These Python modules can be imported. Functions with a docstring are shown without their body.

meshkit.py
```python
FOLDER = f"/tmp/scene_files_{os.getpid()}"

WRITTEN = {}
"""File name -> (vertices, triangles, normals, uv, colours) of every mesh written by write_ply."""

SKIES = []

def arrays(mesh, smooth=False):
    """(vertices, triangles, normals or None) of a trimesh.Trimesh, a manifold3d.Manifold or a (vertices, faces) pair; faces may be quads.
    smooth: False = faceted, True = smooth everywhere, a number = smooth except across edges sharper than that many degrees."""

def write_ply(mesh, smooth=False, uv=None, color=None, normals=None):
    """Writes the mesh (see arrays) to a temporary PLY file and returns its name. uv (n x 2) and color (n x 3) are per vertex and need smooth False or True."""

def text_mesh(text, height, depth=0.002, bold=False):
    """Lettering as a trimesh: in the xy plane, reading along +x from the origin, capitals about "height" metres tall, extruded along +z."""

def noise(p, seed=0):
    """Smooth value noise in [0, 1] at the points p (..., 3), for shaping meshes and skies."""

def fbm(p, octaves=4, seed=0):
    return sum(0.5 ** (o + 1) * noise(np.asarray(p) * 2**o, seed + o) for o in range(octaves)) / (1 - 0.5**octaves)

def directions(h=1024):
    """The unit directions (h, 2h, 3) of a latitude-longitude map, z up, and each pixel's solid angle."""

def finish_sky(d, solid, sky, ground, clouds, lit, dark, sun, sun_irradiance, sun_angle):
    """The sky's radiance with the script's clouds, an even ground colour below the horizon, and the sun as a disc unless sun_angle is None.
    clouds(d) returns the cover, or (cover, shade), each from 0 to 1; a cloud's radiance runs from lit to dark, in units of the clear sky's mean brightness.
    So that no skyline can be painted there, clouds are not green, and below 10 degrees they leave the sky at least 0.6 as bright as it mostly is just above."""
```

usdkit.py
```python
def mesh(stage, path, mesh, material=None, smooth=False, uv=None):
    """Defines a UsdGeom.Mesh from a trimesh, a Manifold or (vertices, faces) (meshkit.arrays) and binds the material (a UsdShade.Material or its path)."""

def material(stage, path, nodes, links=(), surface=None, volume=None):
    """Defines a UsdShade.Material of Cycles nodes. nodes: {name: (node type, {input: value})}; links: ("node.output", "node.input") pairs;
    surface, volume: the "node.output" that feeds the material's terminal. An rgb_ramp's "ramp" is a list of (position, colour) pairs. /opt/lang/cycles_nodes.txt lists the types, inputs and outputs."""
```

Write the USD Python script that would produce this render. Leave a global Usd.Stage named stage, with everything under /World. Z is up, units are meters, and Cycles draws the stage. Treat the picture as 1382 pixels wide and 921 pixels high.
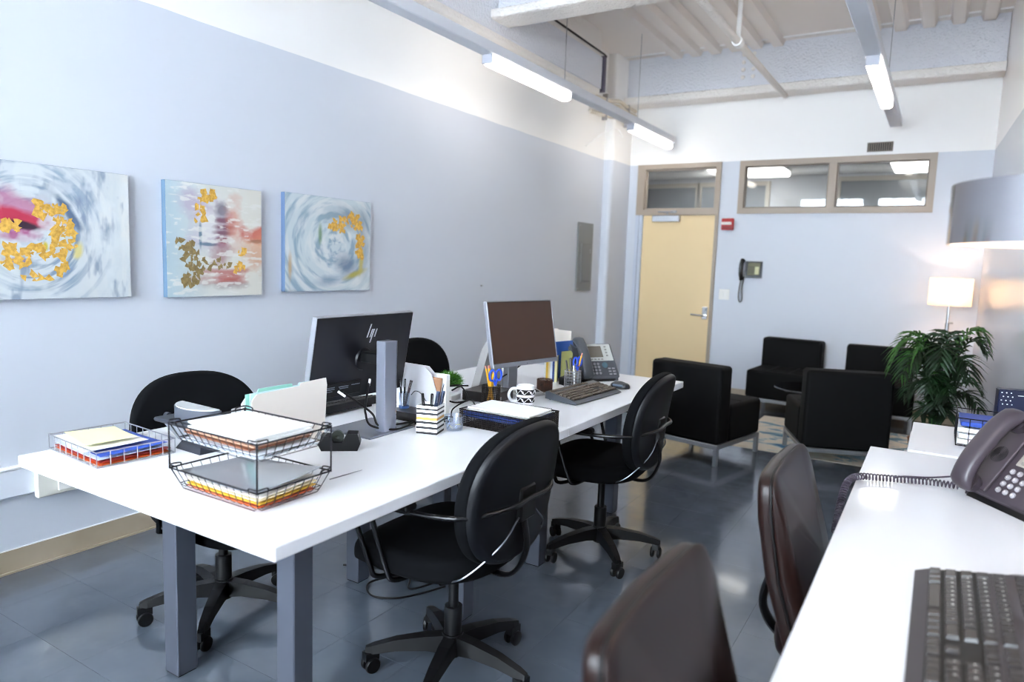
import math, random
import numpy as np, trimesh
from scipy.spatial import ConvexHull
from shapely.geometry import Polygon, Point
import usdkit, meshkit
from pxr import Usd, UsdGeom, UsdLux, UsdShade, Gf, Sdf, Vt

random.seed(7)
rng = np.random.default_rng(7)
stage = Usd.Stage.CreateInMemory()
UsdGeom.SetStageUpAxis(stage, 'Z')
UsdGeom.SetStageMetersPerUnit(stage, 1.0)
UsdGeom.Xform.Define(stage, '/World')
UsdGeom.Scope.Define(stage, '/World/Looks')

# ---------------------------------------------------------------- camera
cam = UsdGeom.Camera.Define(stage, '/World/camera')
cam.CreateHorizontalApertureAttr(36.0)
cam.CreateFocalLengthAttr(940.29 * 36.0 / 1382.0)
RIGHT, DOWN, FWD = (0.85082736, 0.52434332, 0.03401308), (0.08836221, -0.07897038, -0.99295307), (-0.51796228, 0.84783711, -0.11352229)
cam.AddTransformOp().Set(Gf.Matrix4d(*RIGHT, 0, *[-a for a in DOWN], 0, *[-a for a in FWD], 0, 0.0, 0.0, 1.4, 1))
cam.CreateClippingRangeAttr((0.05, 200.0))
cam.CreateFStopAttr(2.0)
cam.CreateFocusDistanceAttr(2.75)
cam.CreateExposureAttr(1.3)

# ---------------------------------------------------------------- daylight and lamp strengths
SKY = (0.84, 0.92, 1.03)
SKY_STRENGTH = 3.85
TUBE = 4.6
dome = UsdLux.DomeLight.Define(stage, '/World/sky')
dome.CreateIntensityAttr(SKY_STRENGTH)
dome.CreateColorAttr(Gf.Vec3f(*SKY))

# ---------------------------------------------------------------- materials
def lin(h):
    if not isinstance(h, str):
        return tuple(h)
    c = np.array([int(h[i:i + 2], 16) for i in (0, 2, 4)]) / 255.0
    return tuple(np.where(c <= 0.04045, c / 12.92, ((c + 0.055) / 1.055) ** 2.4))

LOOKS = {}
def pm(name, col, rough=0.5, metal=0.0, noise=None, bump=None, **kw):
    """principled material; noise=(scale, second colour, contrast), bump=(scale, strength, distance)"""
    if name in LOOKS:
        return LOOKS[name]
    nodes = {'p': ('principled_bsdf', {'base_color': lin(col), 'roughness': rough, 'metallic': metal, **kw})}
    links = []
    if noise or bump:
        nodes['tc'] = ('texture_coordinate', {})
    if noise:
        s, c2 = noise[0], lin(noise[1])
        nodes['n'] = ('noise_texture', {'scale': float(s), 'detail': 4.0})
        nodes['r'] = ('rgb_ramp', {'ramp': [(0.35, lin(col)), (0.65, c2)]})
        links += [('tc.object', 'n.vector'), ('n.fac', 'r.fac'), ('r.color', 'p.base_color')]
    if bump:
        nodes['bn'] = ('noise_texture', {'scale': float(bump[0]), 'detail': 5.0})
        nodes['b'] = ('bump', {'strength': float(bump[1]), 'distance': float(bump[2])})
        links += [('tc.object', 'bn.vector'), ('bn.fac', 'b.height'), ('b.normal', 'p.normal')]
    LOOKS[name] = usdkit.material(stage, '/World/Looks/' + name, nodes, links, surface='p.BSDF')
    return LOOKS[name]

def emit(name, col, strength):
    if name not in LOOKS:
        LOOKS[name] = usdkit.material(stage, '/World/Looks/' + name, {'e': ('emission', {'color': lin(col), 'strength': float(strength)})}, [], surface='e.emission')
    return LOOKS[name]

def two_tone(name, low, high, zsplit, rough=0.45):
    LOOKS[name] = usdkit.material(stage, '/World/Looks/' + name, {
        'g': ('geometry', {}), 's': ('separate_xyz', {}), 'n': ('noise_texture', {'scale': 3.0, 'detail': 2.0}),
        'm0': ('math', {'math_type': 'multiply_add', 'value2': 0.012, 'value3': zsplit - 0.006}),
        'm': ('math', {'math_type': 'greater_than'}),
        'c': ('mix', {'color1': lin(low), 'color2': lin(high)}),
        'bn': ('noise_texture', {'scale': 120.0, 'detail': 3.0}), 'b': ('bump', {'strength': 0.12, 'distance': 0.002}),
        'p': ('principled_bsdf', {'roughness': rough})},
        [('g.position', 's.vector'), ('g.position', 'n.vector'), ('n.fac', 'm0.value1'), ('s.z', 'm.value1'), ('m0.value', 'm.value2'),
         ('m.value', 'c.fac'), ('c.color', 'p.base_color'), ('g.position', 'bn.vector'), ('bn.fac', 'b.height'), ('b.normal', 'p.normal')], surface='p.BSDF')
    return LOOKS[name]

def pane_mat(name, tint=(0.95, 0.97, 0.97), ior=1.5):
    LOOKS[name] = usdkit.material(stage, '/World/Looks/' + name, {
        't': ('transparent_bsdf', {'color': tint}), 'g': ('glossy_bsdf', {'color': (1, 1, 1), 'roughness': 0.01}),
        'f': ('fresnel', {'IOR': ior}), 'm': ('mix_closure', {})},
        [('f.fac', 'm.fac'), ('t.BSDF', 'm.closure1'), ('g.BSDF', 'm.closure2')], surface='m.closure')
    return LOOKS[name]

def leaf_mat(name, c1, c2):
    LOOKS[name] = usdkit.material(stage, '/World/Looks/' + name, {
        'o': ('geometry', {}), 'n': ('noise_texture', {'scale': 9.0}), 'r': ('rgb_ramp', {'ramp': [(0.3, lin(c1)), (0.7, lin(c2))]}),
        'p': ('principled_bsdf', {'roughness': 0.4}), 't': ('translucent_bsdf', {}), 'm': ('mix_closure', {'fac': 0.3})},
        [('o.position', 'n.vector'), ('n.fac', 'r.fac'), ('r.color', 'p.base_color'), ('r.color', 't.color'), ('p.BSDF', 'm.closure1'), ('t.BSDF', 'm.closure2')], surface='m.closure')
    return LOOKS[name]

# ---------------------------------------------------------------- prim helpers
USED = {}
def numbered(parent, name):
    k = (parent, name)
    USED[k] = USED.get(k, -1) + 1
    return name if USED[k] == 0 else f'{name}_{USED[k]:03d}'

def path_of(parent):
    return '/World' if parent is None else str(parent.GetPath())

def keys(p, **kw):
    for k, v in kw.items():
        if v:
            p.SetCustomDataByKey(k, v)
    return p

def thing(name, label, cat, loc=(0, 0, 0), rz=0.0, group=None, kind=None):
    x = UsdGeom.Xform.Define(stage, '/World/' + numbered('/World', name))
    x.AddTranslateOp().Set(Gf.Vec3d(*map(float, loc)))
    x.AddRotateZOp().Set(float(rz))
    return keys(x.GetPrim(), label=label, category=cat, group=group, kind=kind)

def part(name, mesh, mat, parent=None, smooth=False, label=None, kind=None):
    p = path_of(parent)
    if isinstance(mesh, list):
        mesh = trimesh.util.concatenate(mesh)
    m = usdkit.mesh(stage, p + '/' + numbered(p, name), mesh, mat, smooth=smooth)
    return keys(m.GetPrim(), label=label, kind=kind)

def solo(name, mesh, mat, label, cat, loc=(0, 0, 0), rz=0.0, group=None, smooth=False, kind=None):
    p = part(name, mesh, mat, None, smooth)
    x = UsdGeom.Xformable(p)
    x.AddTranslateOp().Set(Gf.Vec3d(*map(float, loc)))
    x.AddRotateZOp().Set(float(rz))
    return keys(p, label=label, category=cat, group=group, kind=kind)

def struct(name, mesh, mat, label=None, smooth=False):
    return keys(part(name, mesh, mat, None, smooth), kind='structure', label=label)

def dup(root, label, loc, rz):
    was = root.GetCustomData()
    name = str(root.GetName())
    r = thing(name, label, was['category'], loc, rz, was.get('group'))
    r.GetReferences().AddInternalReference(root.GetPath())
    r.SetInstanceable(True)
    return r

# ---------------------------------------------------------------- mesh helpers
def TM(v, f):
    return trimesh.Trimesh(np.asarray(v, float), np.asarray(f, int), process=False)

def hull(pts):
    pts = np.asarray(pts, float)
    h = ConvexHull(pts)
    used = np.unique(h.simplices)
    idx = np.full(len(pts), -1)
    idx[used] = np.arange(len(used))
    f = idx[h.simplices]
    v = pts[used]
    n = np.cross(v[f[:, 1]] - v[f[:, 0]], v[f[:, 2]] - v[f[:, 0]])
    bad = (n * h.equations[:, :3]).sum(1) < 0
    f[bad] = f[bad][:, ::-1]
    return TM(v, f)

def bx(x0, x1, y0, y1, z0, z1, ch=0.0):
    """box from extents with chamfered edges"""
    if ch <= 0:
        m = trimesh.creation.box([x1 - x0, y1 - y0, z1 - z0])
        m.apply_translation([(x0 + x1) / 2, (y0 + y1) / 2, (z0 + z1) / 2])
        return m
    ch = min(ch, (x1 - x0) * .45, (y1 - y0) * .45, (z1 - z0) * .45)
    P = []
    for i, x in enumerate((x0, x1)):
        for j, y in enumerate((y0, y1)):
            for k, z in enumerate((z0, z1)):
                sx, sy, sz = (1 - 2 * i) * ch, (1 - 2 * j) * ch, (1 - 2 * k) * ch
                P += [(x, y + sy, z + sz), (x + sx, y, z + sz), (x + sx, y + sy, z)]
    return hull(P)

SPH = {}
def rb(x0, x1, y0, y1, z0, z1, r, sub=2):
    """box with rounded edges"""
    if sub not in SPH:
        SPH[sub] = np.array(trimesh.creation.icosphere(sub).vertices)
    r = min(r, (x1 - x0) * .49, (y1 - y0) * .49, (z1 - z0) * .49)
    P = [SPH[sub] * r + (x, y, z) for x in (x0 + r, x1 - r) for y in (y0 + r, y1 - r) for z in (z0 + r, z1 - r)]
    return hull(np.vstack(P))

def cyl(r, z0, z1, n=24, x=0, y=0, r2=None):
    r2 = r if r2 is None else r2
    return lathe([(0, z0), (r, z0), (r2, z1), (0, z1)], n, x, y)

def lathe(prof, n=32, x=0, y=0, z=0):
    prof = np.array(prof, float)
    a = np.arange(n) * 2 * np.pi / n
    V = np.stack([np.outer(np.cos(a), prof[:, 0]), np.outer(np.sin(a), prof[:, 0]), np.broadcast_to(prof[:, 1], (n, len(prof)))], -1)
    k = len(prof)
    F = []
    for i in range(n):
        j = (i + 1) % n
        for q in range(k - 1):
            a0, a1, b0, b1 = i * k + q, i * k + q + 1, j * k + q, j * k + q + 1
            if prof[q, 0] > 1e-9:
                F.append((a0, b0, b1))
            if prof[q + 1, 0] > 1e-9:
                F.append((a0, b1, a1))
    m = TM(V.reshape(-1, 3) + (x, y, z), F)
    m.merge_vertices()
    return m

def spl(pts, n=8, closed=False):
    p = np.asarray(pts, float)
    if closed:
        p = np.vstack([p[-1], p, p[0], p[1]])
    else:
        p = np.vstack([2 * p[0] - p[1], p, 2 * p[-1] - p[-2]])
    out = []
    t = np.linspace(0, 1, n, endpoint=False)[:, None]
    for i in range(1, len(p) - 2):
        a, b, c, d = p[i - 1:i + 3]
        out.append(.5 * ((2 * b) + (c - a) * t + (2 * a - 5 * b + 4 * c - d) * t ** 2 + (3 * b - a - 3 * c + d) * t ** 3))
    if not closed:
        out.append(p[-2:-1])
    return np.vstack(out)

def tube(pts, r, n=8, closed=False, flat=1.0, up=None):
    p = np.asarray(pts, float)
    m = len(p)
    t = (np.roll(p, -1, 0) - np.roll(p, 1, 0)) if closed else np.gradient(p, axis=0)
    t /= np.linalg.norm(t, axis=1, keepdims=True) + 1e-12
    u = np.array(up, float) if up is not None else (np.array([0, 0, 1.]) if abs(t[0, 2]) < .9 else np.array([1., 0, 0]))
    A, B = [], []
    for i in range(m):
        if up is not None:
            u = np.array(up, float)
        a = u - t[i] * (u @ t[i])
        a /= np.linalg.norm(a) + 1e-12
        A.append(a); B.append(np.cross(t[i], a)); u = a
    A, B = np.array(A), np.array(B)
    r = np.broadcast_to(r, (m,))
    ang = np.arange(n) * 2 * np.pi / n
    V = p[:, None] + r[:, None, None] * (np.cos(ang)[None, :, None] * A[:, None] * flat + np.sin(ang)[None, :, None] * B[:, None])
    V = V.reshape(-1, 3)
    F = []
    for i in range(m if closed else m - 1):
        i2 = (i + 1) % m
        for j in range(n):
            j2 = (j + 1) % n
            F += [(i * n + j, i * n + j2, i2 * n + j2), (i * n + j, i2 * n + j2, i2 * n + j)]
    if not closed:
        V = np.vstack([V, p[:1], p[-1:]])
        c0, c1 = len(V) - 2, len(V) - 1
        for j in range(n):
            j2 = (j + 1) % n
            F += [(c0, j2, j), (c1, (m - 1) * n + j, (m - 1) * n + j2)]
    return TM(V, F)

def wire(a, b, r=0.001, n=5):
    return tube([a, b], r, n)

def extr(poly, h, z0=0.0):
    if not isinstance(poly, Polygon):
        poly = Polygon(poly)
    m = trimesh.creation.extrude_polygon(poly, h, engine='earcut')
    m.apply_translation([0, 0, z0])
    return m

def mv(m, x=0, y=0, z=0, rx=0, ry=0, rz=0):
    m = m.copy()
    for a, ax in ((rx, [1, 0, 0]), (ry, [0, 1, 0]), (rz, [0, 0, 1])):
        if a:
            m.apply_transform(trimesh.transformations.rotation_matrix(math.radians(a), ax))
    m.apply_translation([x, y, z])
    return m

def basis(m, X, Y, Z, o=(0, 0, 0)):
    """maps local x, y, z onto the vectors X, Y, Z"""
    M = np.eye(4)
    M[:3, 0], M[:3, 1], M[:3, 2], M[:3, 3] = X, Y, Z, o
    m = m.copy()
    m.apply_transform(M)
    return m

def se(a, b, n=2.5, N=56, ky=0.0):
    """superellipse outline; ky narrows the width towards -y"""
    t = np.arange(N) * 2 * np.pi / N
    c, s = np.cos(t), np.sin(t)
    x, y = a * np.sign(c) * abs(c) ** (2 / n), b * np.sign(s) * abs(s) ** (2 / n)
    return np.stack([x * (1 - ky * np.clip(-y / b, 0, 1) ** 1.2), y], 1)

def pad(outline, th, r, dome=0.0, bot=None):
    """cushion: outline in xy, thickness th along z, edges rounded by r, top domed"""
    o = np.asarray(outline, float)
    c = o.mean(0)
    R = np.linalg.norm(o - c, axis=1).mean()
    rb_ = r if bot is None else bot
    rings = [(.3, 0), (.7, 0)]
    for a in np.linspace(0, np.pi / 2, 4):
        rings.append((1 - (rb_ - rb_ * np.sin(a)) / R, rb_ - rb_ * np.cos(a)))
    for a in np.linspace(0, np.pi / 2, 5):
        rings.append((1 - (r - r * np.cos(a)) / R, th - r + r * np.sin(a)))
    k0 = 1 - r / R
    for f in (.75, .45, .2):
        rings.append((k0 * f, th + dome * (1 - f * f)))
    N = len(o)
    V = [np.column_stack([c + (o - c) * k, np.full(N, z)]) for k, z in rings]
    V = np.vstack(V + [[[*c, 0]], [[*c, th + dome]]])
    F = []
    for q in range(len(rings) - 1):
        for i in range(N):
            j = (i + 1) % N
            F += [(q * N + i, q * N + j, q * N + N + j), (q * N + i, q * N + N + j, q * N + N + i)]
    b, t = len(V) - 2, len(V) - 1
    L = (len(rings) - 1) * N
    for i in range(N):
        j = (i + 1) % N
        F += [(b, j, i), (t, L + i, L + j)]
    return TM(V, F)

def sheet(w, d, t=0.0006, curl=0.0, n=10, phase=0.0):
    """a sheet of paper lying in xy, its surface bent gently"""
    xs, ys = np.linspace(-w / 2, w / 2, n), np.linspace(-d / 2, d / 2, n)
    X, Y = np.meshgrid(xs, ys, indexing='ij')
    Z = curl * ((X / w + Y / d * .6 + phase) ** 2)
    Z -= Z.min()
    top = np.stack([X, Y, Z + t], -1).reshape(-1, 3)
    b = np.stack([X, Y, Z], -1).reshape(-1, 3)
    F = []
    for i in range(n - 1):
        for j in range(n - 1):
            a, b1, c, d1 = i * n + j, (i + 1) * n + j, (i + 1) * n + j + 1, i * n + j + 1
            F += [(a, b1, c), (a, c, d1), (a + n * n, c + n * n, b1 + n * n), (a + n * n, d1 + n * n, c + n * n)]
    edge = [i * n for i in range(n)] + [(n - 1) * n + j for j in range(1, n)] + [i * n + n - 1 for i in range(n - 2, -1, -1)] + [j for j in range(n - 2, 0, -1)]
    for a, b1 in zip(edge, edge[1:] + edge[:1]):
        F += [(a, a + n * n, b1 + n * n), (a, b1 + n * n, b1)]
    return TM(np.vstack([top, b]), F)

# ================================================================ the room
YB, XL, ZC, YF = 7.72, -3.29, 3.67, -1.9
RW = lambda y: 0.30 + 0.036 * (YB - y)          # the right wall stands a little askew
wall_m = two_tone('wall_paint', 'd0d4dd', 'f4f2f0', 2.545, 0.42)
white_m = pm('white_paint', 'f2f1f0', 0.5)
spray_m = pm('sprayed_fireproofing', 'dfe0e6', 0.9, bump=(55, 0.9, 0.02))
spray_edge_m = pm('sprayed_flange', 'ece7e2', 0.9, bump=(45, 0.9, 0.02))
deck_m = pm('deck_paint', 'e9e2dc', 0.7, bump=(30, 0.3, 0.006))
taupe_m = pm('taupe_frame', 'a8998a', 0.45)
pale_m = pm('pale_jamb', 'c6cddb', 0.4)
beige_m = pm('beige_base', 'b3a48f', 0.45, noise=(3, 'a5967f'))
steel_m = pm('brushed_steel', 'c4c6ca', 0.3, 1.0)
chrome_m = pm('chrome', 'd8d8da', 0.12, 1.0)
dark_m = pm('black_plastic', '08080a', 0.45, specular_ior_level=.35)
gloss_black_m = pm('gloss_black', '0a0a0d', 0.2)
tube_m = emit('fluorescent', (1.0, 0.93, 0.84), TUBE)
pane_m = pane_mat('window_pane')

def slab_xz(poly, y0, y1):
    m = extr(poly, y1 - y0)
    return basis(m, (1, 0, 0), (0, 0, 1), (0, -1, 0), (0, y1, 0))

# floor: painted square tiles over a dark bed
floor_m = usdkit.material(stage, '/World/Looks/floor_paint', {
    'g': ('geometry', {}), 'n': ('noise_texture', {'scale': 1.3, 'detail': 5.0}), 'r': ('rgb_ramp', {'ramp': [(0.3, lin('535b66')), (0.7, lin('606771'))]}),
    'n2': ('noise_texture', {'scale': 7.0, 'detail': 6.0}), 'rr': ('map_range', {'from_min': 0.3, 'from_max': 0.7, 'to_min': 0.09, 'to_max': 0.2}),
    'n3': ('noise_texture', {'scale': 14.0, 'detail': 3.0}), 'b': ('bump', {'strength': 0.12, 'distance': 0.004}),
    'p': ('principled_bsdf', {'specular_ior_level': 0.5, 'coat_weight': .5, 'coat_roughness': .08})},
    [('g.position', 'n.vector'), ('n.fac', 'r.fac'), ('r.color', 'p.base_color'), ('g.position', 'n2.vector'), ('n2.fac', 'rr.value'), ('rr.result', 'p.roughness'),
     ('g.position', 'n3.vector'), ('n3.fac', 'b.height'), ('b.normal', 'p.normal')], surface='p.BSDF')
bed_m = pm('floor_bed', '3a4049', 0.6)
floor = struct('floor', bx(XL - .1, 0.75, YF - .1, YB + .1, -0.08, -0.012), bed_m, 'glossy blue-grey painted tile floor')
TP = 0.3048
tile0 = bx(-TP / 2 + .0003, TP / 2 - .0003, -TP / 2 + .0003, TP / 2 - .0003, -0.0125, 0.0, 0.0004)
rest = []
Rm = np.array([RIGHT, DOWN, FWD])
cands = []
for i in range(13):
    for j in range(32):
        x, y = XL + (i + .5) * TP, YF + (j + .5) * TP
        if x - TP / 2 > RW(y):
            continue
        v = Rm @ np.array([x, y, -1.4])
        vis = v[2] > .3 and -120 < 691 + 940 * v[0] / v[2] < 1500 and 460 + 940 * v[1] / v[2] < 1010
        t = tile0.copy()
        t.apply_transform(trimesh.transformations.euler_matrix(*np.radians(rng.uniform(-.03, .03, 2)), 0))
        t.apply_translation([x, y, rng.uniform(-.0002, 0)])
        cands.append((v[2] if vis else 99 + v[2], t))
cands.sort(key=lambda c: c[0])
for k, (d, t) in enumerate(cands):
    if d < 99 and k < 290:
        part('floor_tile', t, floor_m, floor)
    else:
        rest.append(t)
part('floor_tiles', rest, floor_m, floor, kind='stuff')

# walls
struct('wall_left', bx(XL - .1, XL, YF - .1, YB + .1, 0, ZC), wall_m, 'long pale blue-grey wall with white band above')
struct('trim_1', rb(XL - .05, -3.19, 7.2, YB + .1, -.06, ZC + .06, .045), wall_m, 'boxed column in the far left corner', smooth=30)
P = Polygon([(XL - .1, 0), (.5, 0), (.5, ZC), (XL - .1, ZC)], [[(-3.08, .0005), (-2.14, .0005), (-2.14, 2.54), (-3.08, 2.54)], [(-1.93, 1.995), (-.145, 1.995), (-.145, 2.538), (-1.93, 2.538)]])
struct('wall_back', slab_xz(P, YB, YB + .12), wall_m, 'back wall with door and high window')
struct('wall_right', hull([(RW(y) + dx, y, z) for y in (YF - .1, YB + .1) for dx in (0, .1) for z in (0, ZC)]), two_tone('wall_paint_right', 'c4c6cc', 'f0ebe7', 2.545, 0.22), 'right wall in glossy paint')
Pf = Polygon([(XL - .1, 0), (.75, 0), (.75, ZC), (XL - .1, ZC)], [[(-3.0, .75), (-1.6, .75), (-1.6, 3.1), (-3.0, 3.1)], [(-1.4, .75), (.1, .75), (.1, 3.1), (-1.4, 3.1)]])
struct('wall_front', slab_xz(Pf, YF - .12, YF), wall_m)
for k, (a, b) in enumerate(((-3.0, -1.6), (-1.4, .1))):
    w = struct(f'window_{k + 2}', slab_xz(Polygon([(a, .75), (b, .75), (b, 3.1), (a, 3.1)], [[(a + .05, .8), (b - .05, .8), (b - .05, 3.05), (a + .05, 3.05)]]), YF - .1, YF - .02), white_m)
    part('pane', bx(a + .05, b - .05, YF - .063, YF - .057, .8, 3.05), pane_m, w)
    part('meeting_rail', bx(a + .05, b - .05, YF - .08, YF - .04, 1.9, 1.95), white_m, w)
struct('baseboard_left', [bx(XL, XL + .006, YF, 7.2, 0, .1), bx(XL, XL + .016, YF, 7.2, 0, .008)], beige_m, 'beige vinyl baseboard along the left wall')
part('paint_line', bx(XL, XL + .0065, YF, 7.2, .1, .104), white_m, stage.GetPrimAtPath('/World/baseboard_left'))
struct('baseboard_back', [bx(-2.13, RW(YB), YB - .006, YB, 0, .1), bx(-2.13, RW(YB), YB - .016, YB, 0, .008)], beige_m, 'beige vinyl baseboard along the back wall')
struct('baseboard_right', hull([(RW(y) - dx, y, z) for y in (YF, YB - .02) for dx in (0.0005, .006) for z in (0, .1)]), beige_m)

# ceiling: metal deck with ribs
ceil = struct('ceiling', bx(XL - .1, .75, YF - .1, YB + .1, ZC, ZC + .1), deck_m, 'white painted metal deck ceiling with ribs')
def rib(x, y0, y1):
    p = Polygon([(-.07, .005), (.07, .005), (.045, -.055), (-.045, -.055)])
    part('rib', basis(extr(p, y1 - y0), (1, 0, 0), (0, 0, 1), (0, -1, 0), (x, y1, ZC)), deck_m, ceil)
for x in list(np.arange(-2.62, -1.55, .205)) + list(np.arange(-.75, .3, .225)):
    rib(x, 4.75, 7.5)
for x in np.arange(-3.0, .5, .24):
    rib(x, 0, 4.5)
part('deck_seam', bx(XL, .4, 7.38, 7.4, ZC - .012, ZC), white_m, ceil)

def beam(name, y, x0, x1, label, zf0=3.17, zf1=3.25, hw=.13):
    o = struct(name, bx(x0, x1, y - .03, y + .03, zf1 - .01, ZC), spray_m, label)
    n = 60
    # lumpy sprayed flange
    xs = np.linspace(x0, x1, n)
    ring = se(hw, (zf1 - zf0) / 2, 7, 28)
    V, F = [], []
    for i, x in enumerate(xs):
        nz = meshkit.fbm(np.column_stack([np.full(28, x * 7), ring * 30]), 3, 3) - .5
        V.append(np.column_stack([np.full(28, x), y + ring[:, 0] * (1 + .04 * nz), (zf0 + zf1) / 2 + ring[:, 1] * (1 + .25 * nz)]))
    for i in range(n - 1):
        for j in range(28):
            j2 = (j + 1) % 28
            F += [(i * 28 + j, (i + 1) * 28 + j2, i * 28 + j2), (i * 28 + j, (i + 1) * 28 + j, (i + 1) * 28 + j2)]
    part('flange', TM(np.vstack(V), F), spray_edge_m, o, smooth=True)
    return o
bm = beam('trim_2', 7.56, -3.19, RW(7.6), 'sprayed steel beam across the back wall', 3.16, 3.25)
for sx in (-1.93, -1.83):
    for k in range(4):
        part('bolt', mv(lathe([(0, 0), (.022, 0), (.018, .014), (0, .018)], 8), sx, 7.53, 3.36 + k * .075, rx=90), spray_edge_m, bm)
beam('trim_3', 4.63, XL + .2, RW(4.6), 'sprayed steel beam crossing the ceiling nearer the camera', 3.19, 3.26)
sp = struct('trim_4', bx(XL, -3.05, YF, 6.5, 3.07, ZC, .01), spray_edge_m, 'boxed white beam along the top of the left wall')
part('face', bx(-3.05, -3.03, YF, 6.48, 3.12, 3.42), spray_m, sp)
solo('cable', tube([(-3.015, 4.8, 3.47), (-3.015, 5.6, 3.462), (-3.02, 6.5, 3.45), (-3.02, 6.55, 3.44)], .009, 8), dark_m, 'black cable run along the top of the left ceiling beam', 'cable')
struct('trim_5', bx(-3.12, -3.02, 6.5, 6.56, 3.1, 3.44, .004), pm('bare_steel', '5a5468', 0.5, .3), 'bare dark steel end of the left beam')

# ---------------------------------------------------------------- door, transom, windows to the corridor
def frame_xz(x0, x1, z0, z1, w, y0, y1, wb=None):
    wb = w if wb is None else wb
    return slab_xz(Polygon([(x0, z0), (x1, z0), (x1, z1), (x0, z1)], [[(x0 + w, z0 + wb), (x1 - w, z0 + wb), (x1 - w, z1 - w), (x0 + w, z1 - w)]]), y0, y1)
cream_m = pm('cream_door', 'efd3a2', 0.45, noise=(1.2, 'ecd0a0'))
d = struct('door_1', bx(-3.0, -2.172, YB + .004, YB + .045, .008, 1.978, .002), cream_m, 'cream flush door with lever handle and closer')
part('door_frame', slab_xz(Polygon([(-3.086, 1.98), (-3.086, 2.545), (-2.133, 2.545), (-2.133, 0), (-2.168, 0), (-2.168, 1.98)], [[(-2.998, 2.042), (-2.188, 2.042), (-2.188, 2.492), (-2.998, 2.492)]]), YB - .022, YB + .1), taupe_m, d, label='taupe metal frame with glazed transom')
part('jamb', [bx(-3.086, -3.045, YB - .022, YB + .1, 0, 1.98, .003), bx(-3.045, -3.004, YB - .008, YB + .1, 0, 1.98, .003)], pale_m, d, label='pale blue jamb')
part('transom_pane', bx(-2.998, -2.188, YB + .04, YB + .046, 2.042, 2.492), pane_m, d)
part('transom_bead', frame_xz(-2.998, -2.188, 2.042, 2.492, .018, YB + .028, YB + .039), taupe_m, d)
cl = part('door_closer', bx(-2.878, -2.56, YB - .05, YB + .003, 1.905, 1.975, .006), pm('aluminium', 'b9bcc2', .35, .9), d, label='silver closer box')
part('closer_arm', [tube([(-2.70, YB - .03, 1.98), (-2.70, YB - .03, 2.0), (-2.79, YB - .1, 2.01), (-2.64, YB - .03, 2.015)], .008, 6), bx(-2.67, -2.6, YB - .035, YB - .022, 2.0, 2.03, .003)], steel_m, cl)
h = part('handle', [tube(spl([(-2.218, YB - .05, .875), (-2.27, YB - .055, .876), (-2.36, YB - .05, .88)], 5), .011, 8), tube([(-2.218, YB + .004, .875), (-2.218, YB - .05, .875)], .012, 8), bx(-2.25, -2.19, YB - .004, YB + .004, .83, .97, .004)], chrome_m, d)
part('lock_cylinder', mv(lathe([(0, 0), (.019, 0), (.016, .014), (0, .014)], 16), -2.22, YB - .003, .945, rx=90), chrome_m, h)
w1 = struct('window_1', frame_xz(-1.938, -.137, 1.99, 2.543, .058, YB - .022, YB + .1), taupe_m, 'wide high interior window with taupe frame')
part('mullion', bx(-1.062, -.986, YB - .018, YB + .09, 2.05, 2.485, .002), taupe_m, w1)
for a, b in ((-1.88, -1.062), (-.986, -.195)):
    part('glazing_bead', frame_xz(a, b, 2.048, 2.485, .014, YB + .018, YB + .032), pm('bronze_bead', '6e6156', .4), w1)
    part('pane', bx(a, b, YB + .034, YB + .04, 2.048, 2.485), pane_m, w1)

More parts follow.
